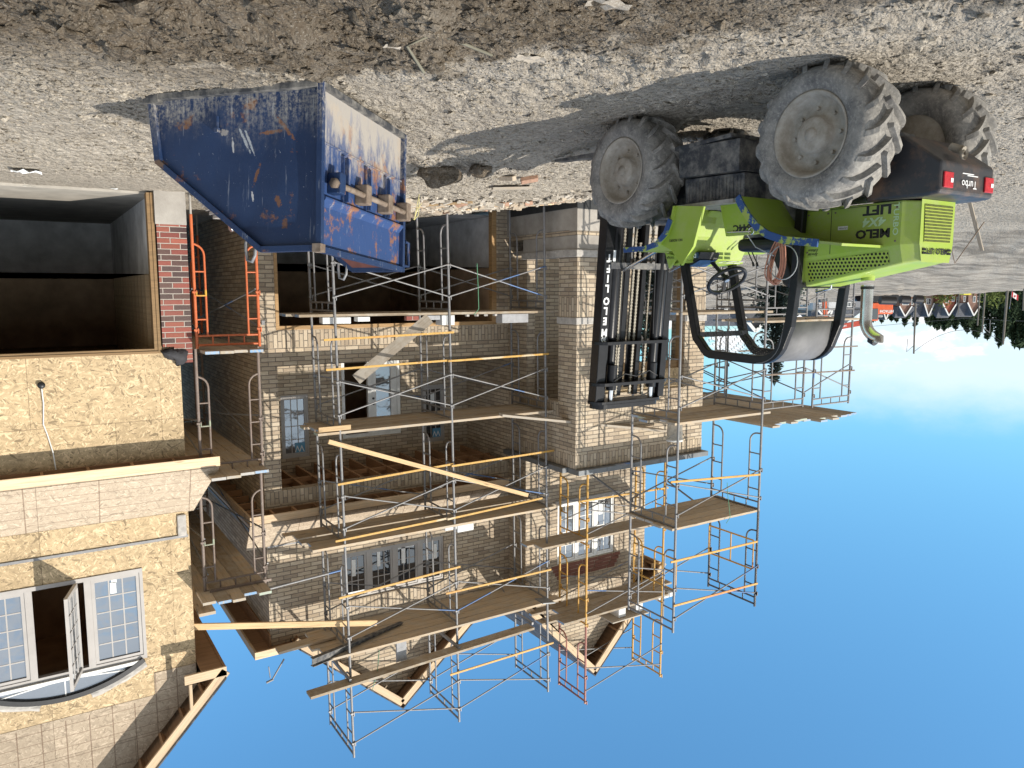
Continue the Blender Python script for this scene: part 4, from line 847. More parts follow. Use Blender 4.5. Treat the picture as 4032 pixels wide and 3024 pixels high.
hk=MB();hk.tube([(-12.1,10.9,6.0),(-11.95,10.9,5.75)],.016,6);hk.tube([(-11.93,10.9,5.68),(-11.97,10.9,5.95)],.022,6)
# bag on the brick pier
random.seed(5);mb=MB();rows=[]
for i in range(9):
    t=i/8;rr=[.02,.13,.16,.165,.16,.15,.13,.09,.02][i]
    rows.append([(-1.90+rr*1.15*math.cos(a)+.02*math.sin(3*a+i),12.42+rr*.55*math.sin(a)-.02,2.60+.26*t*(1-.35*(math.cos(a)>0))+.015*math.sin(4*a+2*i)) for a in [2*PI*k/18 for k in range(18)]])
mb.grid(rows,0,True,cv=True);solo(mb,'cloth_bag',TARP,'black cloth bag slumped on the unfinished top of the red brick pier','bag')
# ------------------------------------------------------------------ masonry forklift
LX=-6.12
fl=thing('forklift','lime green rough terrain forklift with black mast and muddy tyres parked on the dirt','forklift',(LX,5.0,0))
def wheel(parent,xo,y,z,sg,Rr=.545,W=.40):
    """sg=+1: outer face towards +x"""
    mb=MB();prof=[]
    for r,a in ((.30,-.03),(.33,0),(.42,.035),(.485,.02),(.525,-.03),(.535,-.09),(.535,-W+.09),(.525,-W+.03),(.485,-W-.02),(.42,-W-.035),(.33,-W),(.30,-W+.03)): prof.append((r*Rr/.56,a*sg))
    mb.lathe(prof,(xo,y,z),'x',48)
    NL=17
    for side in (0,1):
        for i in range(NL):
            ph=2*PI*(i+.5*side)/NL;rows=[]
            for k in range(9):
                t=k/8;aw=-W/2+( W/2+.012)*t*(1 if side==0 else -1)+(0 if side==0 else 0)
                ang=ph-.42*t*1.0+.08*t*t; rad=Rr-.002+.024*(1-t**4)
                lo=Rr*.945
                if t>.86: rad=Rr*(.985-.09*(t-.86)/.14);lo=Rr*.86
                hw=.085*(.75+.35*t)
                p=[]
                for rr,da in ((lo,-hw*.62),(rad,-hw*.42),(rad,hw*.42),(lo,hw*.62)):
                    aa=ang+da;p.append((xo+sg*aw,y+rr*math.cos(aa)*1,z+rr*math.sin(aa)))
                rows.append(p)
            mb.grid(rows,0,False,cv=True);mb.face(rows[0]);mb.face(rows[-1][::-1])
    w=mb.build('wheel',TYRE,parent)
    m=MB();m.lathe([(r*Rr/.56,a*sg) for r,a in ((.335,-.0),(.34,.012),(.325,.014),(.30,-.02),(.285,-.075),(.27,-.10),(.20,-.105),(.17,-.09),(.15,-.09),(.145,-.03),(.125,-.015),(0,-.012))],(xo,y,z),'x',40)
    for i in range(8):
        a=2*PI*i/8;cy,cz=y+.205*math.cos(a),z+.205*math.sin(a);m.lathe([(0,-.075*sg),(.016,-.075*sg),(.017,-.105*sg)],(xo,cy,cz),'x',6,sm=False)
    m.lathe([(0,.002*sg),(.05,0),(.055,-.02*sg)],(xo,y,z+.0),'x',14)
    m.lathe([(r,a*sg) for r,a in ((.30,-.20),(.30,-W+.03),(.0,-W+.1))],(xo,y,z),'x',30)
    m.build('rim',RIMM,w);return w
wheel(fl,-5.25,3.96,.545,1);wheel(fl,-5.25,6.20,.535,1);wheel(fl,-7.0,3.96,.53,-1);wheel(fl,-7.0,6.2,.53,-1)
c=MB();c.box(LX-.28,LX+.28,3.78,6.6,.45,.98);c.tube([(-5.6,3.96,.55),(-6.7,3.96,.55)],.12,12);c.tube([(-5.6,6.2,.54),(-6.7,6.2,.54)],.12,12);c.box(LX-.1,LX+.1,3.8,4.1,.35,.5);c.box(LX-.14,LX+.14,6.0,6.4,.34,.56);c.box(-5.75,-6.5,6.35,6.75,.3,1.0);bevel(c.build('chassis',BLACKDUST,fl),.02)
t=MB();t.prism([(5.62,.38),(4.86,.40),(4.86,.68),(5.60,.66)],'x',-5.48,-5.85);t.prism([(5.60,.67),(4.86,.69),(4.86,.93),(5.58,.93)],'x',-5.56,-5.85);t.prism([(5.66,.36),(4.95,.34),(4.95,.375),(5.66,.40)],'x',-5.47,-5.86)
for i in range(16): t.box(-5.562,-5.552,4.9+.042*i,4.915+.042*i,.71,.9)
bevel(t.build('step_tank',BLACKDUST,fl),.015)
t=MB();t.prism([(5.62,.93),(4.86,.93),(4.86,.965),(5.62,.965)],'x',-5.42,-6.8);t.build('footplate',simple('dusty_footplate',(.30,.28,.25),.9,0,.3,9),fl)
# counterweight
k=MB();k.prism([(3.20,.80),(3.20,1.03),(3.30,1.045),(3.80,1.045),(3.80,.57),(3.50,.57)],'x',-5.76,-6.52);cw=bevel(k.build('counterweight',RUSTBLACK,fl),.025,3)
k=MB();k.tube([(-6.05,3.30,.66),(-6.05,3.2,.70)],.03,8);k.lathe([(.05,-.01),(.05,.01),(.02,.01),(.02,-.01)],(-6.05,3.2,.72),'y',10);k.build('tow_hitch',RIMM,cw)
for i,x in enumerate((-5.85,-6.43)):
    k=MB();k.box(x-.062,x+.062,3.185,3.199,.875,.99);tl=k.build('tail_light',REDLENS,fl);bevel(tl,.005)
    k=MB();k.box(x-.05-.0,x-.018,3.181,3.184,.92,.95);k.build('reflector',PAPER,tl)
text('Turbo',.085,(-6.14,3.19,.945),(1,0,0),(0,0,1),TEXTWHT,cw)
k=MB();k.box(-6.27,-6.12,3.195,3.2,.878,.884);k.box(-6.21,-6.05,3.195,3.2,.866,.872);k.build('underline_stripe',TEXTWHT,cw)
# hood: sections along y
XA=LX
def sec(y,w0,w1,z0,z1,z2,inset=0): return [(XA+w0,y,z0),(XA+w0,y,z1),(XA+w1,y,z2),(XA-w1,y,z2),(XA-w0,y,z1),(XA-w0,y,z0)]
h=MB();S=[sec(4.42,.30,.25,1.05,1.47,1.715),sec(3.52,.30,.25,1.05,1.39,1.535),sec(3.40,.225,.19,1.06,1.385,1.515)]
for i in range(2):
    for j in range(6): h.face([S[i][j],S[i][(j+1)%6],S[i+1][(j+1)%6],S[i+1][j]])
h.face(S[0]);h.face(S[2][::-1]);ho=bevel(h.build('hood',LIME,fl),.012)
g=MB();a,b,c_,d=[Vector(q) for q in ((XA-.20,3.394,1.085),(XA+.20,3.394,1.085),(XA+.185,3.394,1.375),(XA-.185,3.394,1.375))]
for q in ((a,b,c_,d),): g.face(q,[(q_[0],q_[2]) for q_ in q])
g.build('grille',GRILLE,ho)
text('MELO LIFT',.062,(XA,3.392,1.44),(1,0,0),(0,0,1),TEXTBLK,ho,bold=.002,space=1.05)
g=MB()
for sx_ in (-1,1):
    for i in range(3):
        for j in range(2): g.box(XA+sx_*(.165+.014*i)-.004,XA+sx_*(.165+.014*i)+.004,3.389,3.399,1.42+.027*j,1.438+.027*j)
g.build('slot_row',BLKPLASTIC,ho)
# perforated panel on the sloping upper side
v=MB();nrm=Vector((.245,0,.05)).normalized()
def up_pt(y,f):
    t_=(y-3.52)/(4.42-3.52);z1=1.39+.08*t_;z2=1.535+.18*t_;return Vector((XA+.30-.05*f,y,z1+(z2-z1)*f))+nrm*.004
q=[up_pt(3.62,.22),up_pt(4.36,.16),up_pt(4.36,.86),up_pt(3.62,.86)]
v.face(q,[(p.y,p.z) for p in q]);v.build('vent_panel',VENT,ho)
sd=XA+.3015
g=MB();g.box(sd-.001,sd+.0008,4.135,4.139,1.06,1.44);g.box(sd-.001,sd+.0008,3.53,4.41,1.068,1.072)
g.build('panel_seam',BLKPLASTIC,ho)
g=MB()
for y_,z_ in ((3.56,1.10),(3.56,1.36),(4.36,1.10),(4.36,1.42),(4.10,1.10),(4.17,1.10)): g.lathe([(0,.004),(.008,.003),(.009,0)],(sd,y_,z_),'x',8)
g.build('panel_bolt',RUST,ho)
text('MELO',.095,(sd,3.755,1.289),(0,1,0),(0,0,1),TEXTBLK,ho,bold=.004,sx=1.22)
text('4X4',.095,(sd+.002,3.74,1.197),(0,1,0),(0,0,1),TEXTGRN,ho,bold=.003,shear=.2,sx=1.2)
text('LIFT',.10,(sd,3.725,1.105),(0,1,0),(0,0,1),TEXTBLK,ho,bold=.004,sx=1.35)
text('TURBO',.062,(sd,3.565,1.19),(0,0,1),(0,-1,0),TEXTGRN,ho,sx=1.25,bold=.001)
text('Special\nEdition',.035,(sd,4.30,1.42),(0,1,0),(0,0,1),TEXTBLK,ho,shear=.4)
g=MB();g.box(sd-.001,sd+.001,3.98,4.07,1.215,1.245);g.build('caution_label',PAPER,ho);text('CAUTION',.018,(sd+.002,4.02,1.231),(0,1,0),(0,0,1),TEXTBLK,ho,ext=.0003)
g=MB();g.box(XA+.255,XA+.26,3.415,3.42,1.0,1.0) if False else None
g=MB();g.tube([(XA+.24,4.30,1.735),(XA+.24,4.30,1.76),(XA+.24,4.15,1.73),(XA+.24,4.15,1.70)],.008,6);g.build('handle',CHROME,ho)
e=MB();e.tube([(-6.2,4.02,1.58),(-6.2,4.02,1.66)],.055,14);e.build('exhaust_collar',LIME,fl)
e=MB();pts=[(-6.2,4.02,1.70),(-6.2,4.02,2.0)]
for i in range(1,7): a_=i*PI/14;pts.append((-6.2,4.02-.16*(1-math.cos(a_)),2.0+.16*math.sin(a_)))
pts.append((-6.2,3.90,2.185));e.tube(pts,.05,18,caps=False);eo=e.build('exhaust_pipe',CHROME,fl)
e=MB();e.tube([Vector(pts[-1])+Vector((0,.06,-.03)),Vector(pts[-1])+Vector((0,.01,-.005))],.046,14);e.build('exhaust_bore',BLKPLASTIC,eo);e=MB();e.tube([(-6.2,4.02,1.71),(-6.2,4.02,1.735)],.056,14);e.build('exhaust_clamp',BLKPLASTIC,eo)
# fenders
def sheet(mb,pts,x0,x1,th=.022):
    n=[];out=[]
    for i in range(len(pts)):
        a_=Vector((0,*pts[max(0,i-1)]));b_=Vector((0,*pts[min(len(pts)-1,i+1)]));d_=(b_-a_).normalized();out.append((pts[i][0]-d_.z*th,pts[i][1]+d_.y*th))
    for i in range(len(pts)-1):
        q=[pts[i],pts[i+1],out[i+1],out[i]];mb.prism(q,'x',x0,x1)
rf=[(4.66,.94),(4.61,1.02),(4.54,1.11),(4.45,1.20),(4.34,1.27),(4.18,1.322),(4.0,1.345),(3.86,1.362),(3.66,1.39)]
m=MB();sheet(m,rf[::-1],-5.29,-5.83,.02);fo=m.build('rear_fender',LIME,fl);m=MB();sheet(m,[(y,z-.014) for y,z in rf[::-1][1:]],-5.272,-5.289,.062);m.build('fender_edge',WORNBLUE,fo)
m=MB();m.prism([(4.72,.94),(4.55,1.13),(4.42,1.215),(4.42,1.04),(4.60,.94)],'x',-5.80,-5.83) if False else None
m=MB();m.prism([(5.10,.965),(4.72,.965),(4.55,1.14),(4.42,1.24),(4.75,1.25),(5.02,1.25)],'x',-5.52,-5.56);bp=m.build('battery_box',LIME,fl);text('T-644C',.085,(-5.518,4.79,1.185),(0,1,0),(0,0,1),TEXTBLK,bp,bold=.003,sx=1.1)
m=MB();m.tube([(-5.51,4.72,1.225),(-5.51,5.0,1.215)],.006,6);m.lathe([(.03,-.004),(.036,0),(.03,.004),(.024,0),(.03,-.004)],(-5.51,4.72,1.222),'x',12);m.build('latch_rod',CHROME,bp)
ff=[(5.46,.95),(5.49,1.08),(5.55,1.20),(5.66,1.29),(5.82,1.325),(6.13,1.325)]
m=MB();sheet(m,ff,-5.27,-5.86,.022);fo=m.build('front_fender',LIME,fl)
m=MB();sheet(m,[(y+.01,z-.016) for y,z in ff[1:]],-5.25,-5.269,.05);m.build('fender_edge',WORNBLUE,fo)
m=MB();m.prism([(5.10,.985),(5.47,.945),(5.485,1.09),(5.54,1.21),(5.64,1.30),(5.50,1.36),(5.36,1.51),(5.21,1.335)],'x',-5.30,-5.33);sp_=m.build('side_panel',LIME,fo);text('NO RIDERS',.035,(-5.298,5.44,1.27),(0,1,0),(0,0,1),TEXTBLK,sp_,sx=1.0)
m=MB();sheet(m,ff,-6.4,-6.98,.022);m.build('front_fender',LIME,fl);m=MB();sheet(m,rf[::-1][2:],-6.5,-6.98,.02);m.build('rear_fender',LIME,fl)
# cowl, dash, seat
m=MB();m.prism([(5.62,.965),(5.98,.965),(5.98,1.40),(5.86,1.47),(5.70,1.44),(5.52,1.10),(5.40,.97)],'x',-5.72,-6.52);co_=bevel(m.build('cowl',LIME,fl),.02)
m=MB();m.prism([(5.99,1.41),(5.87,1.49),(5.70,1.46),(5.70,1.44),(5.86,1.472),(5.985,1.40)],'x',-5.70,-6.54);m.build('cowl_top',LIME,co_)
m=MB();m.prism([(5.60,1.36),(5.80,1.36),(5.80,1.50),(5.63,1.43)],'x',-5.80,-6.08);ds=m.build('display_box',BLKPLASTIC,co_)
m=MB();q=[(-5.82,5.628,1.434),(-6.06,5.628,1.434),(-6.06,5.78,1.497),(-5.82,5.78,1.497)];m.face([(x,y-.004,z+.006) for x,y,z in q]);m.build('screen',simple('navy_panel',(.03,.06,.14),.3,0,.2,9),ds)
m=MB();m.box(-5.795,-5.79,5.62,5.79,1.365,1.42);m.build('side_plate',simple('navy_plate',(.03,.06,.14),.35,0,.2,9),ds);text('DCE',.055,(-5.788,5.70,1.395),(0,1,0),(0,0,1),TEXTWHT,ds,bold=.002)
m=MB();m.prism([(5.78,1.40),(5.96,1.36),(5.90,1.52)],'x',-5.66,-5.69);tp=m.build('corner_plate',LIME,co_);text('TOOLJA',.03,(-5.658,5.88,1.41),(0,1,0),(0,0,1),TEXTBLK,tp)
m=MB()
for i in range(3):
    for j in range(2): m.box(-6.14-.11*i,-6.05-.11*i,5.52+.06*j+.0,5.57+.06*j,1.45+.012*j,1.453+.012*j)
m.build('instruction_label',PAPER,co_)
for i in range(2):
    m=MB();m.tube([(-6.35-.06*i,5.50,1.30),(-6.35-.06*i,5.40,1.47)],.006,6);m.tube([(-6.35-.06*i,5.405,1.46),(-6.35-.06*i,5.39,1.50)],.012,8);m.build('lever',BLKPLASTIC,co_)
m=MB();m.box(-5.88,-6.36,4.70,5.22,1.25,1.375);s_=bevel(m.build('seat',BLKPLASTIC,fl),.05,3)
m=MB();m.prism([(4.80,1.3),(4.72,1.32),(4.58,1.64),(4.62,1.735),(4.70,1.69),(4.86,1.38)],'x',-5.93,-6.33);bevel(m.build('backrest',BLKPLASTIC,s_),.03,3)
m=MB();m.box(LX-.26,LX+.26,4.5,5.1,.97,1.25);m.build('seat_base',BLACKDUST,s_)
m=MB();cx,cy,cz=-6.05,5.47,1.645;n=Vector((.10,-.62,.78)).normalized();u=n.cross(Vector((1,0,0))).normalized();w_=n.cross(u)
m.tube([Vector((cx,cy,cz))+(u*math.cos(a_)+w_*math.sin(a_))*.195 for a_ in [2*PI*i/32 for i in range(32)]],.018,8,closed=True)
for i in range(3):
    a_=2*PI*i/3+.5;m.beam(Vector((cx,cy,cz))-n*.03,Vector((cx,cy,cz))+(u*math.cos(a_)+w_*math.sin(a_))*.185,.03,.012,up=n)
m.tube([Vector((cx,cy,cz))-n*.05,Vector((cx,cy,cz))+n*.0],.035,12);sw=m.build('steering_wheel',BLKPLASTIC,fl)
m=MB();m.tube([Vector((cx,cy,cz))-n*.04,(-6.05,5.72,1.42)],.022,8);m.build('steering_column',BLKPLASTIC,sw)
m=MB();m.tube([Vector((cx,cy,cz))+n*.0,Vector((cx,cy,cz))+n*.006],.025,12);m.build('horn_button',CHROME,sw)
# roll cage
def cage(x,dy=0):
    P=[(5.80+dy,1.42),(5.70+dy,1.80),(5.605+dy,2.16)]
    for i in range(5): a_=i/4;P.append((5.585+dy-.19*a_**.8*1.0,2.22+.155*math.sin(a_*PI/2)))
    P+= [(5.10+dy,2.383),(4.84,2.388)]
    for i in range(6): a_=(i+1)/6*PI/2*.85;P.append((4.78-.26*math.sin(a_),2.385-.24*(1-math.cos(a_))))
    P+= [(4.47,2.06),(4.43,1.72),(4.40,1.05)]
    m=MB();m_=len(P);rows=[]
    for i in range(m_):
        a_=Vector((0,*P[max(0,i-1)]));b_=Vector((0,*P[min(m_-1,i+1)]));d_=(b_-a_).normalized();nn=Vector((0,-d_.z,d_.y));p_=Vector((x,*P[i]))
        rows.append([p_+nn*s1*.04+Vector((s2*.033,0,0)) for s1,s2 in ((1,1),(1,-1),(-1,-1),(-1,1))])
    m.grid(rows,0,False,cv=True);m.face(rows[0]);m.face(rows[-1][::-1]);return bevel(m.build('cage_hoop',BLACK,fl),.008)
cage(-5.77);cage(-6.47)
m=MB();m.beam((-5.77,5.57,2.19),(-6.47,5.57,2.19),.04,.05);m.beam((-5.8,4.42,1.70),(-6.44,4.42,1.70),.05,.05);m.build('cage_crossbar',BLACK,fl)
m=MB();rows=[]
for i in range(7):
    a_=i/6*PI/2*.9;y_=4.80-.27*math.sin(a_);z_=2.42-.26*(1-math.cos(a_));rows.append([(-5.735,y_,z_),(-6.505,y_,z_)])
rows.append([(-5.735,4.50,2.03),(-6.505,4.50,2.03)])
m.grid(rows,0,True);rw=m.build('rear_visor',simple('weathered_grey_visor',(.14,.14,.145),.7,.1,.25,5),fl);sm_=rw.modifiers.new('s','SOLIDIFY');sm_.thickness=.008
m=MB();pit=.062;
for i in range(11):
    for j in range(14):
        x0=-5.80-.055*1.12*i;y0=4.84+.052*j+(.026 if i%2 else 0)
        if y0>5.56 or x0<-6.44: continue
        hx=[(x0+.036*math.cos(a_),y0+.030*math.sin(a_)) for a_ in [PI/3*k for k in range(7)]]
        zc=lambda y:2.372-1.1*max(0,y-5.16)**1.6
        for k in range(3): m.beam((hx[k][0],hx[k][1],zc(hx[k][1])),(hx[k+1][0],hx[k+1][1],zc(hx[k+1][1])),.006,.0018,up=(0,0,1))
m.build('roof_mesh',BLACK,fl)
# mast
ma=MB()
def MY(z): return 6.74+.012*(z-1)*0
for x0,x1 in ((-5.52,-5.65),(-6.55,-6.65)): ma.box(x0,x1,6.72,6.86,.25,3.02)
ma.tube([(-5.715,6.77,.3),(-5.715,6.77,2.3)],.068,14);ma.box(-5.97,-6.10,6.905,6.915,.4,2.9);ma.box(-6.13,-6.36,6.905,6.915,.4,2.9);ma.tube([(-6.50,6.76,.5),(-6.50,6.76,2.3)],.06,14)
for x0,x1 in ((-5.64,-5.70),(-6.48,-6.54)): ma.box(x0,x1,6.76,6.84,.3,3.05)
for x0,x1 in ((-5.92,-5.99),(-6.20,-6.27)): ma.box(x0,x1,6.80,6.90,.4,2.98)
ma.tube([(-5.78,6.79,.5),(-5.78,6.79,2.86)],.05,14);ma.tube([(-6.42,6.74,.5),(-6.42,6.74,2.86)],.055,14)
mo=bevel(ma.build('mast',BLACK,fl),.012)
def plate(z,x0,x1,y0,y1,h=.035):
    m=MB();pts=[]
    for cx_,s0 in ((x0,0),(x1,PI)):
        pass
    rad=(y1-y0)/2;yc=(y0+y1)/2
    for i in range(9): a_=-PI/2+PI*i/8;pts.append((max(x0,x1)-rad+rad*math.cos(a_),yc+rad*math.sin(a_)))
    for i in range(9): a_=PI/2+PI*i/8;pts.append((min(x0,x1)+rad+rad*math.cos(a_),yc+rad*math.sin(a_)))
    m.prism(pts,'z',z,z+h);return m
for z in (2.325,2.80): plate(z,-5.50,-6.68,6.64,6.93).build('cross_plate',BLACK,mo)
plate(3.02,-5.50,-6.60,6.66,6.93,.03).build('cross_plate',BLACK,mo);plate(3.055,-5.54,-6.56,6.67,6.93,.05).build('cross_plate',BLACK,mo)
m=MB();m.beam((-5.6,6.72,1.47),(-6.6,6.72,1.47),.05,.07);m.build('cross_plate',BLACKDUST,mo);m=MB();m.beam((-5.6,6.72,.45),(-6.6,6.72,.45),.06,.14);m.build('cross_plate',BLACKDUST,mo)
for x in (-5.76,-6.42):
    m=MB();m.tube([(x,6.73,2.88),(x,6.73,3.02)],.032,12);m.build('piston_rod',CHROME,mo)
    m=MB();m.tube([(x,6.73,2.60),(x,6.73,2.89)],.062,14);m.build('cylinder_head',BLACK,mo)
for x,y_,z0,z1 in ((-5.85,6.78,.5,2.9),(-6.05,6.80,1.0,2.32),(-6.12,6.79,1.2,2.95),(-6.33,6.80,.6,2.9),(-5.87,6.77,2.36,2.98),(-6.31,6.77,2.36,2.98)):
    m=MB();zz=z0;i=0
    while zz<z1:
        w=.011 if i%2 else .018;m.box(x-w,x+w,y_-.012,y_+.012,zz,zz+.017);zz+=.019;i+=1
    m.build('chain',simple('greased_chain%d'%0 if False else 'greased_chain',(.30,.27,.22),.5,.6,.3,40) if 'greased_chain' not in MATS else MATS['greased_chain'],mo)
m=MB();m.tube([(-5.74,6.66,2.78),(-5.9,6.65,2.70),(-6.1,6.66,2.74),(-6.3,6.65,2.68),(-6.45,6.66,2.75)],.007,6);m.tube([(-5.81,6.72,1.2),(-5.83,6.72,2.4)],.007,6);m.tube([(-6.30,6.7,1.3),(-6.36,6.7,2.25)],.008,6);m.build('hydraulic_hose',BLKPLASTIC,mo)
for x in (-5.75,-6.45):
    m=MB();m.tube([(x,6.05,1.28),(x+.02,6.70,1.52)],.02,8);m.build('tilt_cylinder',CHROME,fl)
xt=-5.528
# lettering reads down the near rail
for ch,z in zip('MELO',(2.215,2.085,1.97,1.86)): text(ch,.115,(-5.58,6.717,z),(1,0,0),(0,0,1),TEXTWHT,mo,bold=.005,sx=1.0)
for ch,z in zip('LIFT',(1.72,1.61,1.50,1.385)): text(ch,.115,(-5.58,6.717,z),(1,0,0),(0,0,1),TEXTWHT,mo,bold=.005,sx=1.0)
text('30',.085,(-5.58,6.717,2.335-.06),(1,0,0),(0,0,1),TEXTWHT,mo,bold=.002) if False else text('30',.075,(-5.58,6.717,2.295),(1,0,0),(0,0,1),TEXTWHT,mo,bold=.002)
m=MB();m.box(-5.675,-5.63,6.748,6.752,1.30,1.47);m.box(-5.70,-5.64,6.715,6.719,1.30,1.48);m.build('warning_label',PAPER,mo)
m=MB();m.box(-5.55,-6.65,6.90,6.95,.45,.95);m.box(-5.6,-6.6,6.95,6.99,.50,.58);m.box(-5.6,-6.6,6.95,6.99,.82,.90);ca=m.build('fork_carriage',BLACKDUST,fl)
for x in (-5.8,-6.4): m=MB();m.prism([(6.99,.9),(6.99,.16),(8.05,.12),(8.05,.15),(7.04,.22),(7.04,.9)],'x',x-.06,x+.06);m.build('fork',BLACKDUST,ca)
for o_ in [mo]+list(mo.children):
    for v_ in o_.data.vertices:
        v_.co.x=(v_.co.x+LX+6.07)*.93-6.0-LX; v_.co.y+=-.03+.085*(v_.co.z-1)
# cord coil hung behind the seat
random.seed(11);mb=MB()
for i in range(9):
    ox,oy=random.uniform(-.012,.012),random.uniform(-.03,.03);pts=[]
    for k in range(20):
        a_=2*PI*k/20;pts.append((-5.70+ox+.02*math.sin(a_*2),4.58+oy+(.05+.012*(i%3))*math.cos(a_)+.03*math.sin(a_),1.48+(.185+.01*(i%4))*math.sin(a_)))
    mb.tube(pts,.006,5,closed=True)
solo(mb,'extension_cord',CORD,'coil of faded pink extension cord hung behind the forklift seat','cord')
mb=MB();mb.tube([(-5.68,4.50+.15*math.cos(a_),1.50+.15*math.sin(a_)) for a_ in [2*PI*k/24 for k in range(24)]],.005,5,closed=True);mb.tube([(-5.68,4.6,1.44),(-5.60,4.74,1.36),(-5.52,4.8,1.22)],.005,5);solo(mb,'cable_loop',GREYBLK,'thin grey cable loop hanging over the pink cord coil','cable')
# ------------------------------------------------------------------ blue tipping bin
bn=thing('tipping_bin','dented dark blue steel tipping bin with rust patches on the dirt','bin',(-2.237,6.534,.03));bn.rotation_euler=(R(4.5),0,math.atan2(.756,.655))
BP=[(0,0),(1.72,0),(1.635,.56),(.545,1.37),(0,1.365)];BW=1.62
def bplate(mb,y0,y1,pts=BP): mb.prism(pts,'y',y0,y1)
b=MB()
# dented side plate: fine grid clipped to the outline
def inside(a_,z_):
    n=len(BP)
    for i in range(n):
        p,q=BP[i],BP[(i+1)%n]
        if (q[0]-p[0])*(z_-p[1])-(q[1]-p[1])*(a_-p[0])<-1e-9: return False
    return True
def xr(z_):
    if z_<.56: return 1.72-.085*z_/.56
    return 1.635-1.09*(z_-.56)/.81
rows=[]
for i in range(29):
    z_=1.366*i/28;r_=[]
    for j in range(33):
        a_=xr(z_)*j/32;ed=min(a_,xr(z_)-a_,z_,1.366-z_);k_=sstep(ed,0,.25)
        dn=.014*mn.noise((a_*1.7+1,z_*1.7,2))+.022*max(0,.25-abs(a_-.55-.25*(z_-.5)))*(1 if z_>.3 else .5)*2-.015*max(0,1-((a_-.25)**2+(z_-.15)**2)/.08)
        r_.append((a_,.004+dn*k_,z_))
    rows.append(r_)
b.grid(rows,0,True);b.prism(BP,'y',.035,.045) ;b.build('side_plate',BLUE,bn,world=False)
b=MB();b.prism(BP,'y',BW-.012,BW);b.build('side_plate',PRIMER,bn,world=False)
b=MB();b.box(.0,.012,.02,BW-.02,0,1.36);b.box(.03,1.70,.046,BW-.013,.03,.05);b.beam((1.70,BW/2,.02),(1.62,BW/2,.55),BW-.07,.012,up=(1,0,0));b.build('back_plate',DUSTBLUE,bn,world=False)
b=MB()
def edge(p,q,w=.05,t_=.05,off=-.018):
    b.beam((p[0],off,p[1]),(q[0],off,q[1]),t_,w)
for i in (2,3): edge(BP[i],BP[(i+1)%5])
b.beam((-.02,-.012,-.02),(-.02,-.012,1.385),.05,.05,up=(0,1,0));b.beam((-.02,BW,-.02),(-.02,BW,1.40),.05,.05,up=(0,1,0));b.beam((-.02,.02,1.375),(-.02,BW,1.375),.05,.05)
b.beam((1.705,-.012,.02),(1.625,-.012,.56),.05,.06,up=(1,0,0));b.beam((.56,BW+.01,1.37),(1.64,BW+.01,.56),.045,.045);b.beam((-.02,BW+.01,1.375),(.56,BW+.01,1.375),.045,.045)
b.beam((1.63,0,.555),(1.63,BW,.555),.05,.05);b.build('rim_bar',BLUE,bn,world=False)
b=MB();b.beam((-.0,-.02,.0),(1.73,-.02,.0),.07,.05);b.beam((-.02,0.01,-.0),(-.02,BW,-.0),.05,.05);b.box(1.60,1.76,-.06,.02,-.035,.055);b.build('base_channel',BLACKDUST,bn,world=False)
b=MB()
for y0 in (.40,.83,1.24):
    b.box(-.032,-.001,y0-.035,y0-.028,.50,.92);b.box(-.034,-.001,y0-.028,y0+.03,.50,.515);b.box(-.06,-.001,y0+.0,y0+.035,.52,.90)
b.box(-.02,-.001,.02,BW-.02,.46,.472);b.prism([(-.001,.90),(-.001,1.0),(-.05,.94),(-.05,.925)],'y',.03,BW-.03);b.build('stiffener',DUSTBLUE,bn,world=False)
for i,y0 in enumerate((.13,.62,1.08,1.50)):
    b=MB();b.box(-.13,-.001,y0,y0+.10,.70,.88);bevel(b.build('hinge_bracket',(BLUE if i==0 else RUST),bn,world=False),.01)
b=MB();b.tube([(-.09,.10,.80),(-.09,BW+.12,.80)],.026,12);b.lathe([(0,-.02),(.045,-.02),(.045,.02),(0,.02)],(-.09,.10,.80),'y',6);b.build('hinge_pipe',RUST,bn,world=False)
for (x,y,z) in ((.60,-.02,1.36),(.62,BW,1.36)):
    b=MB();b.tube([(x,y,z-.03),(x+.0,y-.01,z+.06),(x+.035,y,z+.115),(x+.085,y,z+.10),(x+.10,y,z+.0),(x+.10,y,z-.06)],.014,8);b.build('lifting_eye',STEEL,bn,world=False)
b=MB();b.tube([(-.03,BW+.03,1.33),(-.03,BW+.14,1.33),(-.03,BW+.14,1.08),(-.03,BW+.05,1.08)],.02,6);b.build('handle',BLUE,bn,world=False)
b=MB();b.box(.99,1.03,-.03,.0,.30,.34);b.box(1.0,1.015,-.02,-.0,.2,.30);b.build('latch',BLUE,bn,world=False)
b=MB();b.box(-.05,.03,-.05,.03,1.33,1.40);b.build('corner_cap',RUST,bn,world=False)
mb=MB();random.seed(2)
M_=Matrix.Rotation(math.atan2(.756,.655),3,'Z')
def bl(a_,b_,z_): q=M_@Vector((a_,b_,0));return (-2.237+q.x,6.534+q.y,z_)
for i in range(3):
    a0=random.uniform(-.14,-.08);y=BW+.05+random.uniform(-.05,.05);mb.tube([bl(a0,y,1.0),bl(a0+random.uniform(-.08,.05),y+random.uniform(-.1,.1),.9+.05*i),bl(a0-.05,y+random.uniform(-.12,.12),.82 - .04*i)],.0045,5)
solo(mb,'knotted_rope',simple('yellow_rope',(.62,.56,.25),.8,0,.2,20),'knotted pale yellow rope tied to the hinge pipe of the blue bin','rope')
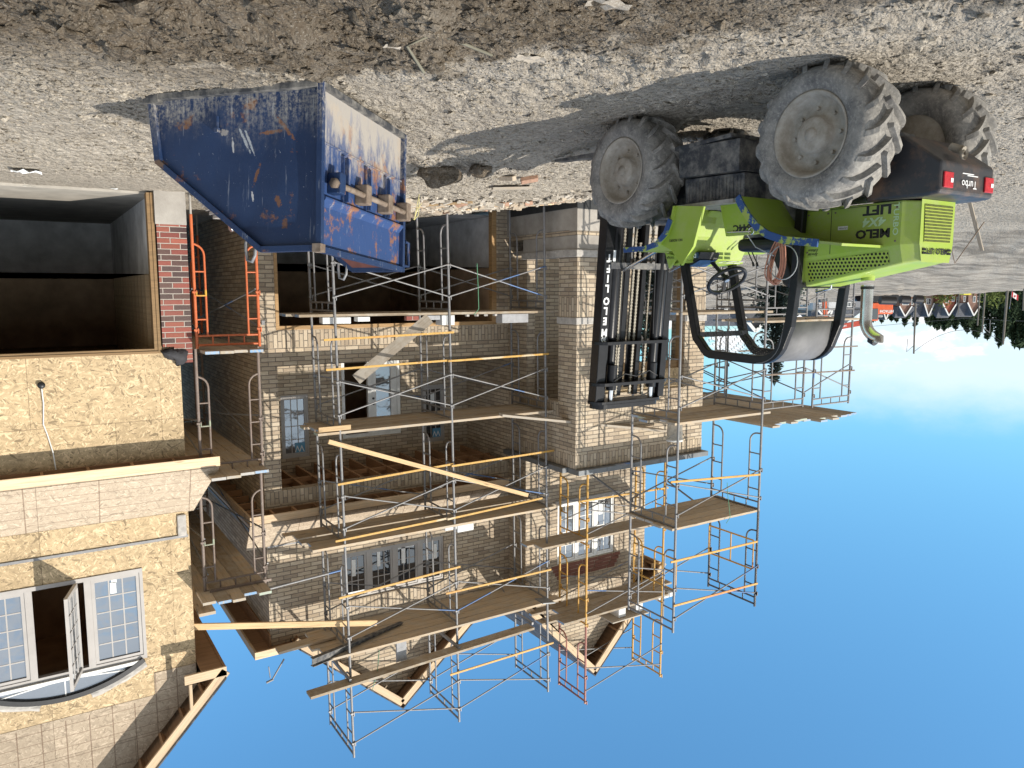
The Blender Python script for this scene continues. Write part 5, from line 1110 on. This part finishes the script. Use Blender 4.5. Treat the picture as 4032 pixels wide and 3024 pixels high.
# ------------------------------------------------------------------ far background
Fh=Vector((-ss,cc,0))
def kx(a): return 3000+a/2.1434
def ky(b): return 900+b/2.1434
class Far:
    def __init__(s,D): s.D=D
    def l(s,x): return (2016-x)/FL*s.D
    def z(s,y): return EYE+s.D*(sp+(y-1512)/FL*cp)
    def P(s,l,dy,z): q=Rv*l+Fh*(s.D*cp+dy); return (q.x,q.y,z)
    def box(s,mb,l0,l1,d0,d1,z0,z1,mi=0):
        p=s.P; mb.hexa([p(l0,d0,z0),p(l1,d0,z0),p(l1,d1,z0),p(l0,d1,z0),p(l0,d0,z1),p(l1,d0,z1),p(l1,d1,z1),p(l0,d1,z1)],mi)
def far_house(label,D,x0,x1,yb,ye,yr,wallm,gables=(),wins=(),roofm=None,depth=8):
    F=Far(D);l0,l1=sorted((F.l(x0),F.l(x1)));z0,ze,zr=F.z(yb)-2.5,F.z(ye),F.z(yr)
    c=F.P((l0+l1)/2,depth/2,z0);t=thing('house',label,'house',c)
    w=MB();F.box(w,l0,l1,0,depth,z0,ze)
    r=MB();p=F.P;o=.4
    r.face([p(l0-o,-o,ze-.1),p(l1+o,-o,ze-.1),p(l1-1,depth/2,zr),p(l0+1,depth/2,zr)]);r.face([p(l0-o,depth+o,ze-.1),p(l1+o,depth+o,ze-.1),p(l1-1,depth/2,zr),p(l0+1,depth/2,zr)])
    r.face([p(l0-o,-o,ze-.1),p(l0-o,depth+o,ze-.1),p(l0+1,depth/2,zr)]);r.face([p(l1+o,-o,ze-.1),p(l1+o,depth+o,ze-.1),p(l1-1,depth/2,zr)]);r.face([p(l0-o,-o,ze-.12),p(l1+o,-o,ze-.12),p(l1+o,depth+o,ze-.12),p(l0-o,depth+o,ze-.12)])
    tr=MB()
    for gx,hw,yt in gables:
        lc,h=F.l(gx),F.l(2016-hw);zt=F.z(yt)
        w.face([p(lc-h*.82,-.6,z0),p(lc+h*.82,-.6,z0),p(lc+h*.82,-.6,ze),p(lc,-.6,zt-.3),p(lc-h*.82,-.6,ze)])
        for sg in(-1,1): w.face([p(lc+sg*h*.82,-.6,z0),p(lc+sg*h*.82,0,z0),p(lc+sg*h*.82,0,ze),p(lc+sg*h*.82,-.6,ze)])
        for sg in (-1,1):
            r.face([p(lc,-1,zt),p(lc+sg*h,-1,ze-.25),p(lc+sg*h,3,ze-.25),p(lc,5,zt)])
            tr.beam(p(lc,-1.02,zt-.1),p(lc+sg*h,-1.02,ze-.3),.12,.34)
    w.build('wall',wallm,t);r.build('roof',roofm or SHINGLE,t)
    if tr.v: tr.build('gable_trim',WHITE,t)
    for wx,wy,ww,wh in wins:
        q=MB();a,b=F.l(wx+ww/2),F.l(wx-ww/2);c_,d_=F.z(wy-wh/2),F.z(wy+wh/2)
        F.box(q,a,b,-.72,-.6,c_,d_);wo=q.build('window',WHITE,t)
        q=MB();m_=.18*(b-a)
        for i in range(2):
            a2=a+m_*.5+(b-a-m_)*i/2+.03;b2=a+m_*.5+(b-a-m_)*(i+1)/2-.03
            for j in range(2): c2=c_+.12+(d_-c_-.24)*j/2+.02;d2=c_+.12+(d_-c_-.24)*(j+1)/2-.02;F.box(q,a2,b2,-.75,-.725,c2,d2)
        q.build('pane',GLASS,wo)
    return t
BROWN=simple('far_brown_brick',(.22,.13,.10),.9,amt=.3,sc=1);RED=simple('far_red_brick',(.28,.085,.055),.9,amt=.25,sc=1);GREYW=simple('far_grey_siding',(.52,.53,.55),.8,amt=.1,sc=1);TANW=simple('far_tan_brick',(.30,.215,.165),.9,amt=.2,sc=1)
SC_=1.735
def S3(a,b): return 3300+a/SC_,1050+b/SC_
def hs(label,D,a0,a1,b_,be,br,m,g=(),w=(),roofm=None):
    return far_house(label,D,S3(a0,0)[0],S3(a1,0)[0],S3(0,b_)[1],S3(0,be)[1],S3(0,br)[1],m,[(S3(q,0)[0],hw/SC_,S3(0,t)[1]) for q,hw,t in g],[(*S3(q,r),ww/SC_,wh/SC_) for q,r,ww,wh in w],roofm)
hs('far brown brick house with a white trimmed gable over a white bay window',230,380,500,195,275,352,BROWN,[(418,42,340)],[(420,230,44,62),(465,240,14,40)])
hs('far house with dark roof and a narrow tan gable behind the tall bare pole',232,503,665,190,255,345,TANW,[(575,34,340)],[(574,236,32,40)])
hs('far red brick house with the wide white trimmed gable',228,668,795,190,255,352,RED,[(712,48,335)],[(698,228,20,40),(738,220,20,36),(770,225,18,40)])
hs('farthest left brown brick house in the row with a white trimmed gable',226,798,955,185,250,345,BROWN,[(880,48,335)],[(814,220,14,40),(880,222,18,42),(918,220,32,42)])
hs('far house with small white gable mostly behind the orange excavator',234,230,378,200,262,350,BROWN,[(290,34,362)],[(250,335,40,14)])
far_house('far white and grey sided house seen through the roll cage',150,kx(400),kx(640),ky(560),ky(700),ky(800),GREYW,[(kx(480),50/2.14,ky(745)),(kx(505),40/2.14,ky(822))],[(kx(470),ky(665),34/2.14,48/2.14),(kx(690),ky(640),24/2.14,40/2.14)])
far_house('grey house with small windows right of the white sided one',155,kx(640),kx(800),ky(560),ky(690),ky(800),simple('far_dark_siding',(.22,.23,.25),.8,amt=.1),(),[(kx(675),ky(640),26/2.14,36/2.14),(kx(720),ky(640),26/2.14,36/2.14)])
Zx=lambda a:2300+a/1.8433
Zy=lambda b:1050+b/1.8433
far_house('long house with dark grey hip roof behind the porch scaffold',85,Zx(840),Zx(1345),Zy(240),Zy(330),Zy(440),simple('far_charcoal_siding',(.12,.125,.14),.85,amt=.15),[(Zx(1210),130/1.84,Zy(472))],[(Zx(1240),Zy(300),14,22),(Zx(1000),Zy(295),14,22)])
# trees
def needlef(t):
    n=t.noise(t.obj,1.3,4,.7);r=t.wn(t.vm('SCALE',t.obj,3.0))
    return {'c':t.mix(n,(.022,.04,.020),(.055,.085,.038))}
NEEDLE=mat('spruce_needles',needlef,rough=.85,spec=.2);BLUENEEDLE=mat('blue_spruce_needles',lambda t:{'c':t.mix(t.noise(t.obj,1.7,4,.7),(.028,.045,.038),(.075,.10,.085))},rough=.85,spec=.2)
BARK=simple('dark_bark',(.075,.055,.04),.95,amt=.3,sc=9);LEAF=mat('shrub_leaves',lambda t:{'c':t.mix(t.noise(t.obj,2,4,.7),(.06,.09,.02),(.14,.17,.045))},rough=.8,spec=.2)
def spruce_mesh(h,r,lev,seed,m,tip=.5,spray=.34,per=9):
    rng=random.Random(seed);mb=MB()
    for i in range(lev):
        f=(i+rng.random()*.6)/lev;z=h*(.06+.93*f);R0=r*(1-f)**.8*rng.uniform(.75,1.15)+.08
        for k in range(max(4,int(per*(1-f*.5)))):
            a=rng.uniform(0,6.28);L=R0*rng.uniform(.6,1.1);d=Vector((math.cos(a),math.sin(a),0));n=Vector((-d.y,d.x,0));nseg=max(2,int(L/spray))
            for j in range(nseg):
                t=(j+.4)/nseg;p=d*(L*t)+Vector((0,0,z-.33*L*t*t+.04*rng.uniform(-1,1)*h*.05));s=spray*(1.15-.6*t)*rng.uniform(.7,1.3)
                for sg in (-1,1):
                    q=p+n*sg*s*rng.uniform(.5,.95)+d*s*rng.uniform(.3,.9)+Vector((0,0,-s*rng.uniform(.15,.65)))
                    mb.face([p-d*s*.25,p+d*s*.45+Vector((0,0,s*.12)),q])
                mb.face([p,p+d*s*.8+Vector((0,0,-s*.5)),p+n*s*.3+Vector((0,0,-s*.75))])
    for k in range(10): a=rng.uniform(0,6.28);mb.face([(0,0,h*1.02),(.12*math.cos(a)*r,.12*math.sin(a)*r,h*.93),(.1*math.cos(a+1)*r,.1*math.sin(a+1)*r,h*.94)])
    o=mb.build('crown',m);me=o.data;bpy.data.objects.remove(o)
    tb=MB();tb.tube([(0,0,-.5),(0,0,h*.55),(0,0,h*.98)],.1,7,rs=[h*.018,h*.010,h*.002]);o=tb.build('trunk',BARK);tm=o.data;bpy.data.objects.remove(o);return me,tm
def tree(meshes,loc,s,rz,label,group=None,name='spruce_tree',sz=1):
    t=thing(name,label,'tree',loc,rz,group);t.scale=(s,s,s*sz)
    for me,n in zip(meshes,('crown','trunk')):
        o=bpy.data.objects.new(n,me);COL.objects.link(o);o.parent=t
    return t
SP1=spruce_mesh(8,1.9,44,1,BLUENEEDLE,spray=.25,per=20);SP2=[spruce_mesh(12,3.6,26,s,NEEDLE,spray=.8,per=17) for s in (2,3,4)]
def at(x,y,D,z=None):
    p=far(x,y,D);return (p.x,p.y,p.z if z is None else z)
def base(x,D,z): p=far(x,1200,D);return (p.x,p.y,z)
tt_=tree(SP1,base(3062,56,.6),.98,.4,'tall slim blue green spruce rising behind the roll cage');tt_.scale=(1.35,1.35,1.0);tree(SP1,base(3118,62,.8),.78,2.1,'shorter spruce tucked to the right of the tall slim one') if False else None
tree(SP1,base(2560,40,.2),.80,1.2,'blue green spruce seen through the porch opening behind the mast')
tree(SP1,base(2470,46,.2),.72,2.9,'smaller spruce half hidden by the porch pier')
random.seed(21)
for i in range(58):
    a=random.uniform(180,1330);y=random.uniform(0,1)
    top=340+ (a-230)*.10+ (35 if a>950 else 0)+(45 if a>1120 else 0)+random.uniform(-25,55)
    if a<420: top=372+random.uniform(-12,25)
    D=random.uniform(250,300);x,yy=S3(a,top);zt=EYE+D*(sp+(yy-1512)/FL*cp);h=zt-1.0
    b=far(x,1200,D);tree(random.choice(SP2),(b.x,b.y,1.0),h/12,random.uniform(0,6),'dark spruce in the belt of trees behind the row of far houses','trees behind the far houses',sz=1)
for i in range(30):
    a=random.uniform(960,1420);D=random.uniform(150,185);top=265+(a-960)*.33+random.uniform(-40,45);x,yy=S3(a,top);zt=EYE+D*(sp+(yy-1512)/FL*cp)
    b=far(x,1200,D);tree(random.choice(SP2),(b.x,b.y,.3),(zt-.3)/12,random.uniform(0,6),'dark tree in the grove to the left of the far houses','trees in the grove left of the far houses')
def shrub(loc,r,seed,label,n=260,m=None):
    rng=random.Random(seed);mb=MB()
    for i in range(n):
        v=Vector((rng.gauss(0,.5),rng.gauss(0,.5),abs(rng.gauss(0,.55))))*r;s=r*.22
        a=Vector((rng.gauss(0,1),rng.gauss(0,1),rng.gauss(0,1))).normalized()*s;b=Vector((rng.gauss(0,1),rng.gauss(0,1),rng.gauss(0,1))).normalized()*s
        mb.face([v+Vector(loc),v+a+Vector(loc),v+b+Vector(loc)])
    solo(mb,'shrub',m or LEAF,label,'shrub')
shrub(at(*S3(735,192),180),2.2,4,'yellow green shrub in front of the far red brick house');shrub(at(*S3(555,205),180),1.3,5,'small yellowish shrub beside the tall bare pole');shrub(at(*S3(1060,170),140),2.2,6,'green shrub at the foot of the left grove')
# poles and wires
def pole(label,D,a0,b0,a1,b1,r=.16,arm=0):
    F=Far(D);x0,y0=S3(a0,b0);x1,y1=S3(a1,b1);p0=far(x0,y0,D);p1=far(x1,y1,D);t=thing('utility_pole',label,'pole',(p0.x,p0.y,p0.z-2))
    m=MB();m.tube([(p0.x,p0.y,p0.z-2),tuple(p1)],r,8,rs=[r,r*.75]);m.build('shaft',simple('grey_pole_wood',(.16,.145,.125),.9,amt=.2) if 'grey_pole_wood' not in MATS else MATS['grey_pole_wood'],t)
    if arm:
        m=MB();q=p1+(p0-p1)*.14;m.tube([q,q+Rv*arm+Vector((0,0,1.0)),q+Rv*arm*.95+Vector((0,0,-1.0))],.05,6);m.build('bracket_arm',STEEL,t)
    return p1
pA=pole('tall bare utility pole standing before the far house with tan gable',120,528,190,517,595,.17,1.1)
pB=pole('tall utility pole at the far left before the dark grove',120,1158,150,1126,532,.2)
pole('short utility pole left of the row of far houses, nearer the houses',125,968,160,952,402,.14)
pole('utility pole with lamp arm beside the short pole left of the far houses',122,1005,160,984,450,.15,-1.2)
pole('slim pole at the left edge in front of the grove',118,1268,150,1262,300,.12)
pole('thin lamp column before the far houses with dark roofs',140,826,165,820,330,.09)
m=MB();pts=[]
for i in range(17):
    f=i/16;q=pA.lerp(pB,f)+Vector((0,0,-0.3-5.3*4*f*(1-f)*.5));pts.append(q)
m.tube(pts,.035,5);solo(m,'overhead_wire',BLKPLASTIC,'sagging overhead wire strung between the two tallest far poles','wire')
m=MB();p0=Vector(at(*S3(230,408),130));p1=Vector(at(*S3(1270,372),190));m.tube([p0,p0.lerp(p1,.5)+Vector((0,0,-1)),p1],.03,5);solo(m,'overhead_wire',BLKPLASTIC,'long low overhead wire in front of the tree tops','wire')
# flag
p=far(*S3(1188,230),110);t=thing('flag','red and white flag on a slim pole before the dark grove','flag',(p.x,p.y,0))
m=MB();m.tube([(p.x,p.y,0),tuple(far(*S3(1170,290),110))],.04,6);m.build('flagpole',STEEL,t)
q=far(*S3(1184,196),110)
for i,mm in enumerate((REDLENS,WHITE,REDLENS)):
    m=MB();F=Rv*1.0/4;o_=q-F*0-Rv*1.0;a,b=(0,1) if i==0 else (1,3) if i==1 else (3,4)
    m.hexa([tuple(o_+F*x+Vector((0,0,z-.15*x))+Fh*y) for z in (0,.75) for x,y in ((a,0),(b,0),(b,.02),(a,.02))]);m.build('flag_stripe',mm,t)
m=MB();o_=q-Rv*1.0+F*2+Vector((0,0,.12))-Fh*.02;pts=[]
for i in range(11): a=PI/2+2*PI*i/11;rr=.2 if i%2==0 else .1;pts.append((o_.x+Rv.x*rr*math.cos(a),o_.y+Rv.y*rr*math.cos(a),o_.z+rr*math.sin(a)))
m.face(pts);m.build('leaf_emblem',REDLENS,t)
# distant site things
def fbox(mb,F,x0,x1,y0,y1,d0,d1,mi=0): a,b=sorted((F.l(x0),F.l(x1)));c,d=sorted((F.z(y0),F.z(y1)));F.box(mb,a,b,d0,d1,c,d,mi)
F=Far(160);t=thing('waste_container','blue container with a yellow lid before the far brown houses','container',F.P(F.l(S3(848,0)[0]),0,F.z(S3(0,165)[1])-.5))
m=MB();fbox(m,F,S3(815,0)[0],S3(878,0)[0],S3(0,158)[1],S3(0,182)[1],0,2);m.build('body',simple('bright_blue_steel',(.03,.2,.6),.5,amt=.15),t)
m=MB();fbox(m,F,S3(818,0)[0],S3(868,0)[0],S3(0,182.5)[1],S3(0,193)[1],.1,1.9);m.build('lid',simple('yellow_lid',(.75,.65,.08),.5,amt=.15),t)
t=thing('trailer','long white trailer parked before the leftmost far house','trailer',F.P(F.l(S3(940,0)[0]),0,F.z(S3(0,160)[1])-.5))
m=MB();fbox(m,F,S3(885,0)[0],S3(1000,0)[0],S3(0,160)[1],S3(0,182)[1],2.2,4.6);m.build('body',WHITE,t)
for a in (905,925,975): m=MB();c_=F.P(F.l(S3(a,0)[0]),2.15,F.z(S3(0,158)[1]));m.lathe([(0,0),(.45,0),(.45,.3),(0,.3)],c_,'y',12);m.build('wheel',BLKPLASTIC,t)
# excavator
D=75;F=Far(D);ex=thing('excavator','orange excavator with raised boom working in front of the far houses','excavator',F.P(F.l(3460),1.5,F.z(1165)))
m=MB();fbox(m,F,3500,3422,1191,1236,0,2.4);bevel(m.build('upper_body',HITACHI,ex),.12,3)
m=MB();fbox(m,F,3440,3405,1192,1262,-.2,1.0);ec=bevel(m.build('cab',HITACHI,ex),.05);m=MB();fbox(m,F,3437,3408,1215,1256,-.24,-.205);m.build('pane',GLASS,ec)
for d0 in (-.2,1.9):
    m=MB();l0,l1=F.l(3520),F.l(3385);z0,z1=F.z(1160),F.z(1187);pts=[]
    rad=(z1-z0)/2
    for i in range(9): a=-PI/2+PI*i/8;pts.append((l1-rad+rad*math.cos(a),(z0+z1)/2+rad*math.sin(a)))
    for i in range(9): a=PI/2+PI*i/8;pts.append((l0+rad+rad*math.cos(a),(z0+z1)/2+rad*math.sin(a)))
    A=[F.P(a,d0,b) for a,b in pts];B=[F.P(a,d0+.6,b) for a,b in pts];m.face(A);m.face(B)
    for i in range(18): m.face([A[i],A[(i+1)%18],B[(i+1)%18],B[i]])
    m.build('track',BLKPLASTIC,ex)
m=MB();fp=lambda x,y,d=.9:F.P(F.l(x),d,F.z(y))
m.beam(fp(3420,1225),fp(3392,1280),.45,.55);m.beam(fp(3392,1272),fp(3262,1296),.4,.5);bo=m.build('boom',simple('red_boom_paint',(.42,.06,.035),.5,amt=.15),ex)
m=MB();m.beam(fp(3395,1262),fp(3300,1300),.12,.12);m.build('hydraulic_ram',STEEL,bo)
m=MB();m.beam(fp(3258,1305),fp(3244,1180),.3,.36);m.build('stick',HITACHI,ex)
m=MB();P_=[fp(3250,1186,.4),fp(3225,1190,.4),fp(3215,1165,.4),fp(3245,1160,.4)];Q_=[fp(3250,1186,1.4),fp(3225,1190,1.4),fp(3215,1165,1.4),fp(3245,1160,1.4)];m.face(P_);m.face(Q_)
for i in range(4): m.face([P_[i],P_[(i+1)%4],Q_[(i+1)%4],Q_[i]])
m.build('bucket',BLACKDUST,ex)
text('HITACHI',.34,F.P(F.l(3474),-.03,F.z(1224)),Rv,(0,0,1),TEXTWHT,ex,bold=.01);text('HITACHI',.26,F.P(F.l(3312),.65,F.z(1285)),(fp(3262,1296)[0]-fp(3392,1272)[0],fp(3262,1296)[1]-fp(3392,1272)[1],fp(3262,1296)[2]-fp(3392,1272)[2]),(0,0,1),TEXTWHT,bo,bold=.006)
for i,(a,b,c_,lab) in enumerate(((1050,1110,590,'short black pipe lying left of the excavator'),(940,1010,593,'black pipe lying under the far white gable'),(780,900,600,'long black pipe lying in front of the excavator tracks'))):
    F=Far(70);m=MB();m.tube([F.P(F.l(kx(a)),-4,F.z(ky(c_))),F.P(F.l(kx(b)),-4,F.z(ky(c_+3)))],.35,12);solo(m,'drain_pipe',BLKPLASTIC,lab,'pipe')
# ------------------------------------------------------------------ litter and debris near by
random.seed(9)
def gpt(x,y,dz=0): return (x,y,gh(x,y)+dz)
def gbeam(label,cat,a,b,w,h,m,name):
    mb=MB();mb.beam(gpt(*a,h/2+.03),gpt(*b,h/2+.03),w,h);return solo(mb,name,m,label,cat)
for i,(a,b,w,h,m,l) in enumerate((((-8.75,12.2),(-6.7,12.05),.09,.04,PALEWOOD,'pale board lying along the foot of the tall scaffold'),((-8.3,11.8),(-7.3,12.35),.12,.03,GREYPLANK,'grey board lying aslant by the left scaffold leg'),((-7.5,11.7),(-5.6,11.95),.14,.04,PALEWOOD,'long pale timber lying before the brick garage'),
     ((-6.4,11.3),(-5.7,11.75),.10,.03,PINE,'short pine offcut behind the blue bin'),((-5.5,12.2),(-4.6,11.9),.14,.03,GREYPLANK,'grey plank offcut near the right scaffold leg'),((-6.9,10.3),(-6.3,10.5),.13,.03,GREYPLANK,'grey brown board lying on the dirt behind the front wheel'),((-3.3,12.0),(-2.3,12.05),.2,.05,PALEWOOD,'pale board lying between the two houses'))): gbeam(l,'board',a,b,w,h,m,'loose_board')
for i in range(6):
    mb=MB();mb.box(-3.1+.02*i,-2.25-.05*i,11.9,12.3,.36+.055*i,.405+.055*i);solo(mb,'stone_slab',STONE,'pale slab in the low stack beside the red brick pier','slab','slabs stacked beside the red brick pier')
FOIL=simple('crumpled_foil',(.75,.75,.76),.28,.9,.15,9,bd=.01,bsc=22)
mb=MB();mb.tube([(-2.95,11.8,.70),(-2.62,11.75,.86)],.05,10);solo(mb,'foil_duct',FOIL,'shiny foil duct end poking above the bin edge between the houses','duct')
def brickbit(x,y,s,rz,label,group,m):
    mb=MB();mb.box(-.13*s,.13*s,-.05,.05,0,.07);o=mb.build('loose_brick',m);o.location=gpt(x,y,.005);o.rotation_euler=(random.uniform(-.4,.4),random.uniform(-.3,.3),rz);bevel(o,.006,1);tag(o,label,'brick',group)
CORED=simple('pale_orange_brick',(.36,.22,.155),.9,amt=.25,sc=20);TANB=simple('buff_loose_brick',(.42,.35,.27),.9,amt=.2,sc=20)
for i in range(46): x=random.uniform(-8.6,-3.9);brickbit(x,random.uniform(11.5,12.4) if x>-8 else random.uniform(11.2,11.6),random.choice((.5,.7,1)),random.uniform(0,3),'broken buff brick in the rubble along the garage front','bricks in the rubble along the garage front',TANB)
for i in range(12): x=random.uniform(-8.6,-4.0);brickbit(x,random.uniform(11.3,12.4) if x>-8 else random.uniform(11.0,11.6),random.choice((.4,.6,.8)),random.uniform(0,3),'broken orange brick in the rubble along the garage front','orange bricks in the rubble along the garage front',CORED)
brickbit(-6.55,9.85,1,.5,'orange brick half sunk in the dirt right of the front wheel',None,CORED);brickbit(-6.2,9.9,1,1.2,'buff brick standing proud of the dirt right of the front wheel',None,TANB)
RUB=mat('mortar_rubble',lambda t:{'c':t.mix(t.wn(t.vm('SNAP',t.obj,(.12,.12,.12))),(.28,.25,.21),(.58,.53,.46))},rough=.95,spec=.1)
rng=random.Random(4);mb=MB()
for i in range(1500):
    x=rng.uniform(-8.9,-3.7);y=12.0+rng.gauss(0,.33)
    if x<-7.9: y-=.6
    if y>13.6: continue
    p=Vector(gpt(x,y,rng.uniform(0,.05)));s=rng.uniform(.02,.09);a=rng.uniform(0,3);d=Vector((math.cos(a),math.sin(a),rng.uniform(-.3,.3)));mb.beam(p-d*s,p+d*s,s*rng.uniform(.5,1.1),s*rng.uniform(.2,.8))
solo(mb,'rubble',RUB,'pale mortar rubble and chips along the foot of the garage front','rubble',kind='stuff')
def litter(x,y,s,label,m=PAPER,seed=1,name='paper_scrap'):
    s*=.5
    rng=random.Random(seed);mb=MB();rows=[]
    for i in range(6): rows.append([(x+(i-2.5)*s*.3+rng.uniform(-.02,.02)*s*3,y+(j-1.5)*s*.25,gh(x,y)+.01+s*.22*rng.random()) for j in range(4)])
    mb.grid(rows,0,False);solo(mb,name,m,label,'litter')
litter(-.15,11.2,.42,'crumpled white plastic sheet on the dirt before the open garage',PAPER,3)
litter(-1.2,12.3,.12,'small white chip on the garage threshold',PAPER,4);litter(-.2,12.6,.2,'white scrap on the dusty garage slab',PAPER,6)
litter(-2.2,4.95,.16,'pale flattened scrap at the upper edge of the foreground ruts',GREYPLANK,7);litter(-3.3,4.95,.3,'beige cardboard scrap pressed into the driven dirt',GREYPLANK,8);litter(-3.1,3.8,.35,'muddy pale sheet pressed into the foreground dirt',GREYPLANK,9)
litter(-7.2,11.55,.3,'white plastic scrap among the boards before the garage',PAPER,10);litter(-6.2,11.75,.25,'crumpled clear plastic by the left scaffold leg',FOIL,12)
mb=MB();mb.tube([gpt(-2.62,5.35,.02),gpt(-2.5,5.1,.05),gpt(-2.3,4.95,.03),gpt(-2.45,4.8,.04),gpt(-3.0,5.0,.03)],.012,5);solo(mb,'strap',simple('dusty_strap',(.17,.16,.12),.9,amt=.2),'dusty greenish strap curling over the foreground dirt','strap')
mb=MB();a,b=far(3819,796,9.5),far(3867,988,9.5);a0=a+(a-b)*.75;mb.beam(a0,b,.04,.025,up=(1,0,0));solo(mb,'wooden_stake',GREYPLANK,'leaning wooden stake standing behind the forklift counterweight','stake')
mb=MB();mb.tube([tuple(a0+Vector((.05,0,.3))),tuple(a+Vector((.35,.1,.25))),tuple(a+Vector((.25,0,.75))),tuple(b+Vector((.0,0,-.35)))],.008,5);solo(mb,'wire_loop',RUST,'loop of rusty wire beside the leaning stake','wire')
def rock(x,y,s,seed,label):
    rng=random.Random(seed);bm=bmesh.new();bmesh.ops.create_icosphere(bm,subdivisions=3,radius=1)
    for v in bm.verts: k=1+.35*mn.noise(v.co*1.3+Vector((seed,0,0)))+.12*mn.noise(v.co*4+Vector((seed,0,0)));v.co=Vector((v.co.x*s*1.2*k,v.co.y*s*k,v.co.z*s*.65*k))
    me=bpy.data.meshes.new('rock');bm.to_mesh(me);bm.free();me.materials.append(SOIL2);o=bpy.data.objects.new('rock',me);COL.objects.link(o);o.location=gpt(x,y,s*.2);o.rotation_euler=(0,0,seed);tag(o,label,'rock')
for x,y,s,sd,l in ((-.75,5.75,.085,1,'pale rock on the foreground dirt in front of the bin'),(-1.35,5.0,.065,2,'rounded pale stone at the edge of the damp soil'),(-.5,5.2,.07,3,'small stone near the pale foreground rock'),(-2.2,4.3,.07,4,'flat clod in the foreground below the bin corner'),(-.55,6.4,.06,5,'stone in the bin shadow at its right end'),(-.1,5.6,.06,6,'small pale stone at the right edge of the foreground'),(-4.6,9.0,.22,7,'big earth clod on the churned ridge left of the bin'),(-5.0,8.6,.13,8,'earth clod beside the bigger one on the churned ridge')): rock(x,y,s,sd,l)
# ------------------------------------------------------------------ daylight
SUN=Vector((-.45,-.893,.655)).normalized()
wd=bpy.data.worlds.new('World');SC.world=wd;wd.use_nodes=True;nt=wd.node_tree;t=NT(nt);bg=nt.nodes['Background']
sk=t.n('ShaderNodeTexSky',sky_type='NISHITA');sk.sun_disc=False;sk.sun_elevation=math.asin(SUN.z);sk.sun_rotation=math.atan2(SUN.x,SUN.y);sk.altitude=150;sk.air_density=1.0;sk.dust_density=.6;sk.ozone_density=2.2
d=t.co('Generated');s=t.sep(d);e=s[2]
pr=t.comb(t.m('DIVIDE',s[0],t.m('ADD',t.m('MAXIMUM',e,0),.12)),t.m('DIVIDE',s[1],t.m('ADD',t.m('MAXIMUM',e,0),.12)),0)
nz=t.noise(t.map(d,(1,1,2.0),loc=(.3,.1,0)),15,10,.6);n2=t.noise(t.map(d,(1,1,3.5),loc=(4,1,2)),1.8,4,.5)
dl=t.m('ADD',t.m('MULTIPLY',s[0],-.9),t.m('MULTIPLY',s[1],.44))
left=t.step(dl,.60,.98)
puff=t.m('MULTIPLY',t.step(t.m('ADD',nz,t.m('MULTIPLY',t.step(e,.10,.02),.12)),.56,.66),t.m('MULTIPLY',t.step(e,.115,.06),t.step(dl,.3,.75)))
veil=t.m('MULTIPLY',t.m('ADD',.45,t.m('MULTIPLY',n2,.7)),t.m('MULTIPLY',t.step(t.m('ADD',e,t.m('MULTIPLY',t.m('SUBTRACT',nz,.5),.05)),.165,.085),t.step(dl,.94,.992)))
behind=t.m('MULTIPLY',t.step(t.noise(t.map(d,(1,1,1.8)),4.5,7,.6),  .24,.48),t.step(s[1],.25,-.15))
cl=t.m('MAXIMUM',t.m('MAXIMUM',puff,t.m('MULTIPLY',veil,.85)),t.m('MULTIPLY',behind,.85))
k_=t.m('ADD',.98,t.m('MULTIPLY',t.m('MAXIMUM',e,0),.55));col=t.mix(1,sk.outputs[0],t.vm('SCALE',t.comb(.62,1.06,1.17),k_),'MULTIPLY')
colr=t.mix(cl,col,t.mix(t.m('MAXIMUM',puff,behind),(5.9,6.5,7.3),(7.6,7.7,7.9)))
t.nt.links.new(colr,bg.inputs[0]);bg.inputs[1].default_value=.122
sl=bpy.data.lights.new('sun','SUN');sl.energy=4.0;sl.angle=R(.53);sl.color=(1,.93,.82);so_=bpy.data.objects.new('sun',sl);COL.objects.link(so_);so_.rotation_euler=(-SUN).to_track_quat('-Z','Y').to_euler();so_.location=(-20,-40,30)
SC.view_settings.view_transform='Standard';SC.view_settings.look='None';SC.view_settings.exposure=.42;SC.view_settings.gamma=1
SC.render.engine='CYCLES';SC.cycles.max_bounces=6;SC.cycles.diffuse_bounces=4;SC.cycles.glossy_bounces=3
